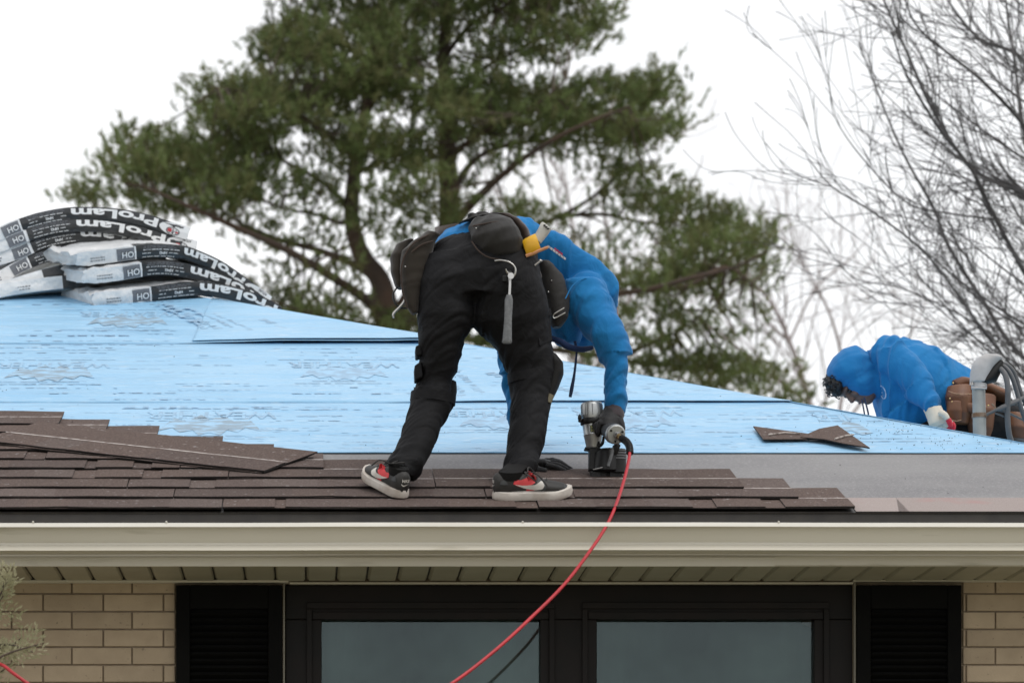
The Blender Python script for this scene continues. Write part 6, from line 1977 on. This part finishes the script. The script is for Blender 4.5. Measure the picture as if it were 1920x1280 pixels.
for sg in (-1, 1):
    q = MB(); q.ell(hq(.030 * sg, .076, .008), .0105, n=12); q.build('eye', M_eye, p2, smooth=True)
q = MB(); q.ell(hq(0, .088, -.058), (.022, .006, .007), M=hM); q.build('lips', M_lips, p2, smooth=True)
hr = MB()
r = random.Random(9)
hcen = P(1562, 723, Y2 - .05)
for k in range(120):
    d_ = Vector((r.gauss(0, 1), r.gauss(0, 1), r.gauss(0, 1))).normalized() * r.random() ** .4
    c = hcen + Vector((d_.x * .029 - d_.z * .012, d_.y * .06, d_.z * .044))
    hr.ell(c, r.uniform(.006, .011), n=8)
hr.ell(hcen + Vector((.015, 0, .0)), (.028, .06, .04))
hh = body_part('hair', hr, M_hair, p2, .004, 1)
cu = MB()
for k in range(60):
    d_ = Vector((r.gauss(-.5, 1), r.gauss(-.3, 1), r.gauss(0, 1))).normalized()
    c = hcen + Vector((d_.x * .031 - d_.z * .012, d_.y * .06, d_.z * .047))
    e_ = Vector((r.uniform(-1, 1), r.uniform(-1, 1), r.uniform(-1, 1))).normalized(); f_ = e_.cross(Vector((.3, .2, 1))).normalized()
    rr_ = r.uniform(.004, .009)
    cu.tube([c + (e_ * math.cos(t) + f_ * math.sin(t)) * rr_ + d_ * .002 * t for t in np.linspace(0, 4.6, 9)], .0022, 5)
cu.build('curls', M_hair, hh, smooth=True)['kind'] = 'stuff'
# trousers
q = MB()
q.loft([T2[0], T2[1]], 20)
q.ell(hipc, (.16, .18, .14))
for pth in leg_paths: q.tube(catmull(pth, 6), [.105, .10, .085, .07], 14)
body_part('trousers', q, M_pants, p2, .008, 4, dict(limbs=[(p_[0], p_[1]) for p_ in leg_paths] + [(p_[1], p_[2]) for p_ in leg_paths], amp=.01, freq=14, base=.5))
for yy in (-.16, .22):
    Mb = basis(Vector((3.16, Y2 + yy, zs(3.16) + .03)), Vector((-.15, 0, -1)), Vector((-1, 0, .2)))
    Mb = Matrix.Translation(Vector((3.02, Y2 + yy, zs(3.02) + .02))) @ Matrix.Rotation(AL, 4, 'Y')
    s_ = MB(); s_.loft([(Mb @ Vector((x, 0, z)), Mb.to_3x3() @ Vector((0, wv, 0)), Mb.to_3x3() @ Vector((0, 0, hv))) for x, z, wv, hv in ((-.02, .045, .04, .045), (.06, .05, .045, .05), (.15, .045, .045, .042), (.22, .035, .03, .03))], 14)
    s_.build('shoe', M_leath, p2, smooth=True)
# gloves: white knit backs, red rubber finger tips
g2_ = MB()
g2_.loft([pxr((1731, 768), (1765, 760), Y2 - .27, .042), pxr((1738, 784), (1770, 774), Y2 - .28, .045), pxr((1742, 797), (1774, 785), Y2 - .29, .045), pxr((1750, 803), (1778, 792), Y2 - .29, .035)], 16)
fng = [[(1768, 782), (1780, 788), (1787, 797), (1788, 803)], [(1764, 790), (1774, 796), (1781, 803), (1783, 807)], [(1757, 796), (1766, 801), (1773, 805), (1777, 807)], [(1749, 799), (1757, 803), (1764, 806), (1769, 808)]]
tips = MB()
for k, f_ in enumerate(fng):
    yk = Y2 - .325 + .024 * k
    pts = catmull([P(x, y, yk) for x, y in f_], 4)
    g2_.tube(pts[:9], [.0115, .0115, .011], 10); g2_.ell(pts[8], .011, n=10)
    tips.tube(pts[6:], [.0118, .0115, .009], 10); tips.ell(pts[-1], .009, n=10)
pts = catmull([P(1762, 772, Y2 - .34), P(1772, 778, Y2 - .355), P(1779, 788, Y2 - .355), P(1782, 797, Y2 - .35)], 4)
g2_.tube(pts[:8], [.015, .013, .012], 10); tips.tube(pts[7:], [.0125, .0125, .010], 10); tips.ell(pts[-1], .010, n=10)
gg = body_part('glove', g2_, M_gwhite, p2, .0035, 2, dict(limbs=[(P(1748, 765, Y2 - .27), P(1775, 800, Y2 - .3))], amp=.002, freq=40, base=1))
tips.build('rubber_palm', M_gred, gg, smooth=True)
g3_ = MB()
g3_.loft([pxr((1692, 815), (1722, 815), Y2 + .18, .04), pxr((1690, 835), (1724, 835), Y2 + .18, .045), pxr((1692, 850), (1722, 850), Y2 + .18, .035)], 16)
for k in range(4):
    x = 1696 + 7 * k
    pts = catmull([P(x, 846, Y2 + .15 + .02 * k), P(x - 4, 860, Y2 + .15 + .02 * k), P(x - 12, 870, Y2 + .15 + .02 * k)], 4)
    g3_.tube(pts, [.011, .0105, .009], 10)
pts = catmull([P(1694, 826, Y2 + .14), P(1682, 838, Y2 + .12), P(1676, 850, Y2 + .12)], 4); g3_.tube(pts, [.014, .0125, .010], 10)
body_part('glove', g3_, M_gwhite, p2, .0035, 2)

# ---- his leather tool belt
M_tan = mat('tan_leather', (0.17, 0.070, 0.030), 0.5, (0.115, 0.045, 0.02), 12, bump=0.3, bscale=90, bdist=0.002)
M_tan_d = mat('dark_tan_leather', (0.10, 0.04, 0.018), 0.55, (0.14, 0.055, 0.025), 12)
M_thread = mat('pale_thread', (0.40, 0.26, 0.16), 0.7)
tb2 = thing('tool_belt', 'brown leather tool belt with riveted pouches on the crouching hooded roofer', 'tool belt', P(1820, 770, Y2 - .1))
def leather(name, rings, m, parent, vox=.006):
    q = MB(); q.loft(rings, 18); return body_part(name, q, m, parent, vox, 2)
leather('belt_strap', [pxr((1778, 716), (1800, 742), Y2 - .10, .09), pxr((1800, 707), (1822, 736), Y2 - .12, .10), pxr((1840, 714), (1858, 745), Y2 - .12, .10), pxr((1880, 730), (1892, 760), Y2 - .10, .09)], M_tan, tb2)
pA = leather('pouch', [pxr((1776, 724), (1822, 722), Y2 - .20, .05), pxr((1772, 745), (1822, 745), Y2 - .23, .06), pxr((1776, 775), (1820, 776), Y2 - .22, .055), pxr((1782, 795), (1816, 796), Y2 - .20, .04)], M_tan, tb2)
leather('pocket', [pxr((1776, 752), (1802, 751), Y2 - .285, .022), pxr((1775, 770), (1804, 770), Y2 - .285, .025), pxr((1779, 788), (1803, 790), Y2 - .27, .02)], M_tan_d, pA, .005)
pB = leather('pouch', [pxr((1812, 736), (1868, 742), Y2 - .19, .05), pxr((1810, 765), (1866, 770), Y2 - .21, .055), pxr((1814, 800), (1862, 804), Y2 - .2, .05), pxr((1820, 822), (1855, 824), Y2 - .18, .04)], M_tan_d, tb2)
leather('flap', [pxr((1808, 752), (1812, 772), Y2 - .26, .012), pxr((1830, 756), (1834, 776), Y2 - .275, .014), pxr((1858, 760), (1860, 776), Y2 - .265, .012)], M_tan, pB, .005)
leather('pouch', [pxr((1885, 772), (1925, 778), Y2 - .12, .05), pxr((1888, 800), (1930, 806), Y2 - .14, .05), pxr((1895, 822), (1926, 826), Y2 - .12, .04)], M_tan, tb2)
q = MB(); q.tube(catmull([P(1778, 733, Y2 - .262), P(1795, 738, Y2 - .287), P(1822, 738, Y2 - .27)], 5), .0016, 5); q.tube(catmull([P(1782, 786, Y2 - .295), P(1792, 789, Y2 - .297), P(1802, 787, Y2 - .295)], 5), .0016, 5)
q.build('stitching', M_thread, pA, smooth=True)['kind'] = 'stuff'
for px, py in ((1787, 718), (1781, 747), (1785, 753), (1853, 760)):
    q = MB(); q.ell(P(px, py, Y2 - .302), .0045, n=8); q.build('rivet', M_brass, tb2, smooth=True)

# ------------------------------------------------------------------ electrical service mast
M_cond = mat('galvanised', (0.30, 0.315, 0.31), 0.5, (0.23, 0.24, 0.235), 14, metal=0.3)
M_cap = mat('cast_weatherhead', (0.46, 0.45, 0.45), 0.55, (0.38, 0.37, 0.37), 20)
M_cable = mat('grey_cable', (0.085, 0.087, 0.09), 0.55, (0.11, 0.11, 0.115), 20)
M_rust = mat('rusty_clamp', (0.14, 0.075, 0.04), 0.8, (0.22, 0.17, 0.13), 40)
MY = 14.2
sm_ = thing('service_mast', 'grey electrical mast with curved weatherhead and cables on the right hip', 'service mast', (P(1836, 0, MY).x, MY, zs(P(1836, 0, MY).x)))
mx_ = P(1836, 0, MY).x
q = MB(); q.tube([(mx_ + .004, MY, zs(mx_) - .02), P(1836, 770, MY), P(1834.5, 722, MY)], .0275, 24); q.build('conduit', M_cond, sm_, smooth=True)
q = MB(); q.tube([P(1836, 728, MY), P(1835, 716, MY)], .033, 20); q.tube([P(1822, 727, MY - .03), P(1850, 728, MY - .03)], .004, 8)
hub = q.build('hub_clamp', M_cap, sm_, smooth=True)
for px in (1820, 1824):
    q = MB(); q.tube([P(px, 722, MY - .02), P(px, 716, MY - .02)], .005, 6); q.build('bolt', M_steel, hub, smooth=True)
q = MB()
q.loft([pxr((1818, 718), (1852, 718), MY, .04), pxr((1819, 700), (1856, 706), MY, .046), pxr((1822, 685), (1862, 694), MY, .05), pxr((1831, 671), (1870, 684), MY, .052), pxr((1846, 664), (1878, 676), MY, .05), pxr((1862, 665), (1881, 672), MY, .042), pxr((1872, 669), (1881, 673), MY, .03)], 22)
cap = body_part('weatherhead', q, M_cap, sm_, .0045, 3)
q = MB()
q.loft([pxr((1828, 717), (1850, 720), MY, .034), pxr((1845, 700), (1868, 716), MY, .042), pxr((1858, 684), (1876, 700), MY, .042), pxr((1872, 675), (1881, 682), MY, .034)], 16)
q.build('insulator_plate', M_blackp, cap, smooth=True)
cabs = [([(1862, 690, 0), (1876, 692, -.03), (1886, 706, -.05), (1890, 735, -.05), (1889, 780, -.03), (1893, 818, 0), (1905, 845, .05)], .012),
        ([(1866, 684, .01), (1884, 688, .0), (1897, 706, -.01), (1908, 740, 0), (1918, 775, .02), (1935, 820, .1)], .0095),
        ([(1868, 680, .02), (1888, 684, .03), (1902, 700, .04), (1914, 735, .05), (1926, 760, .08), (1960, 790, .3)], .0095)]
for pth, r_ in cabs:
    q = MB(); q.tube(catmull([P(a, b_, MY + c_) for a, b_, c_ in pth], 6), r_, 8); q.build('cable', M_cable, sm_, smooth=True)
q = MB(); q.tube([P(1836, 775, MY), P(1836, 783, MY)], .031, 20); q.tube(catmull([P(1848, 778, MY - .03), P(1862, 773, MY - .035), P(1866, 764, MY - .03), P(1860, 757, MY - .02)], 4), .004, 6)
q.build('pipe_clamp', M_rust, sm_, smooth=True)
q = MB(); q.tube(catmull([P(1850, 777, MY - .03), P(1866, 769, MY - .04), P(1880, 764, MY - .04), P(1898, 755, MY - .03), P(1925, 742, .05 + MY)], 5), [.006, .006, .012, .010, .007], 8)
q.tube([P(1868, 768, MY - .03), P(1885, 771, MY), P(1930, 792, MY + .2)], .005, 6); q.tube([P(1866, 774, MY - .03), P(1882, 780, MY - .02), P(1893, 782, MY)], .004, 6)
q.tube([P(1895, 757, MY), P(1930, 760, MY + .1)], .005, 6)
q.build('cable', M_cable, sm_, smooth=True)
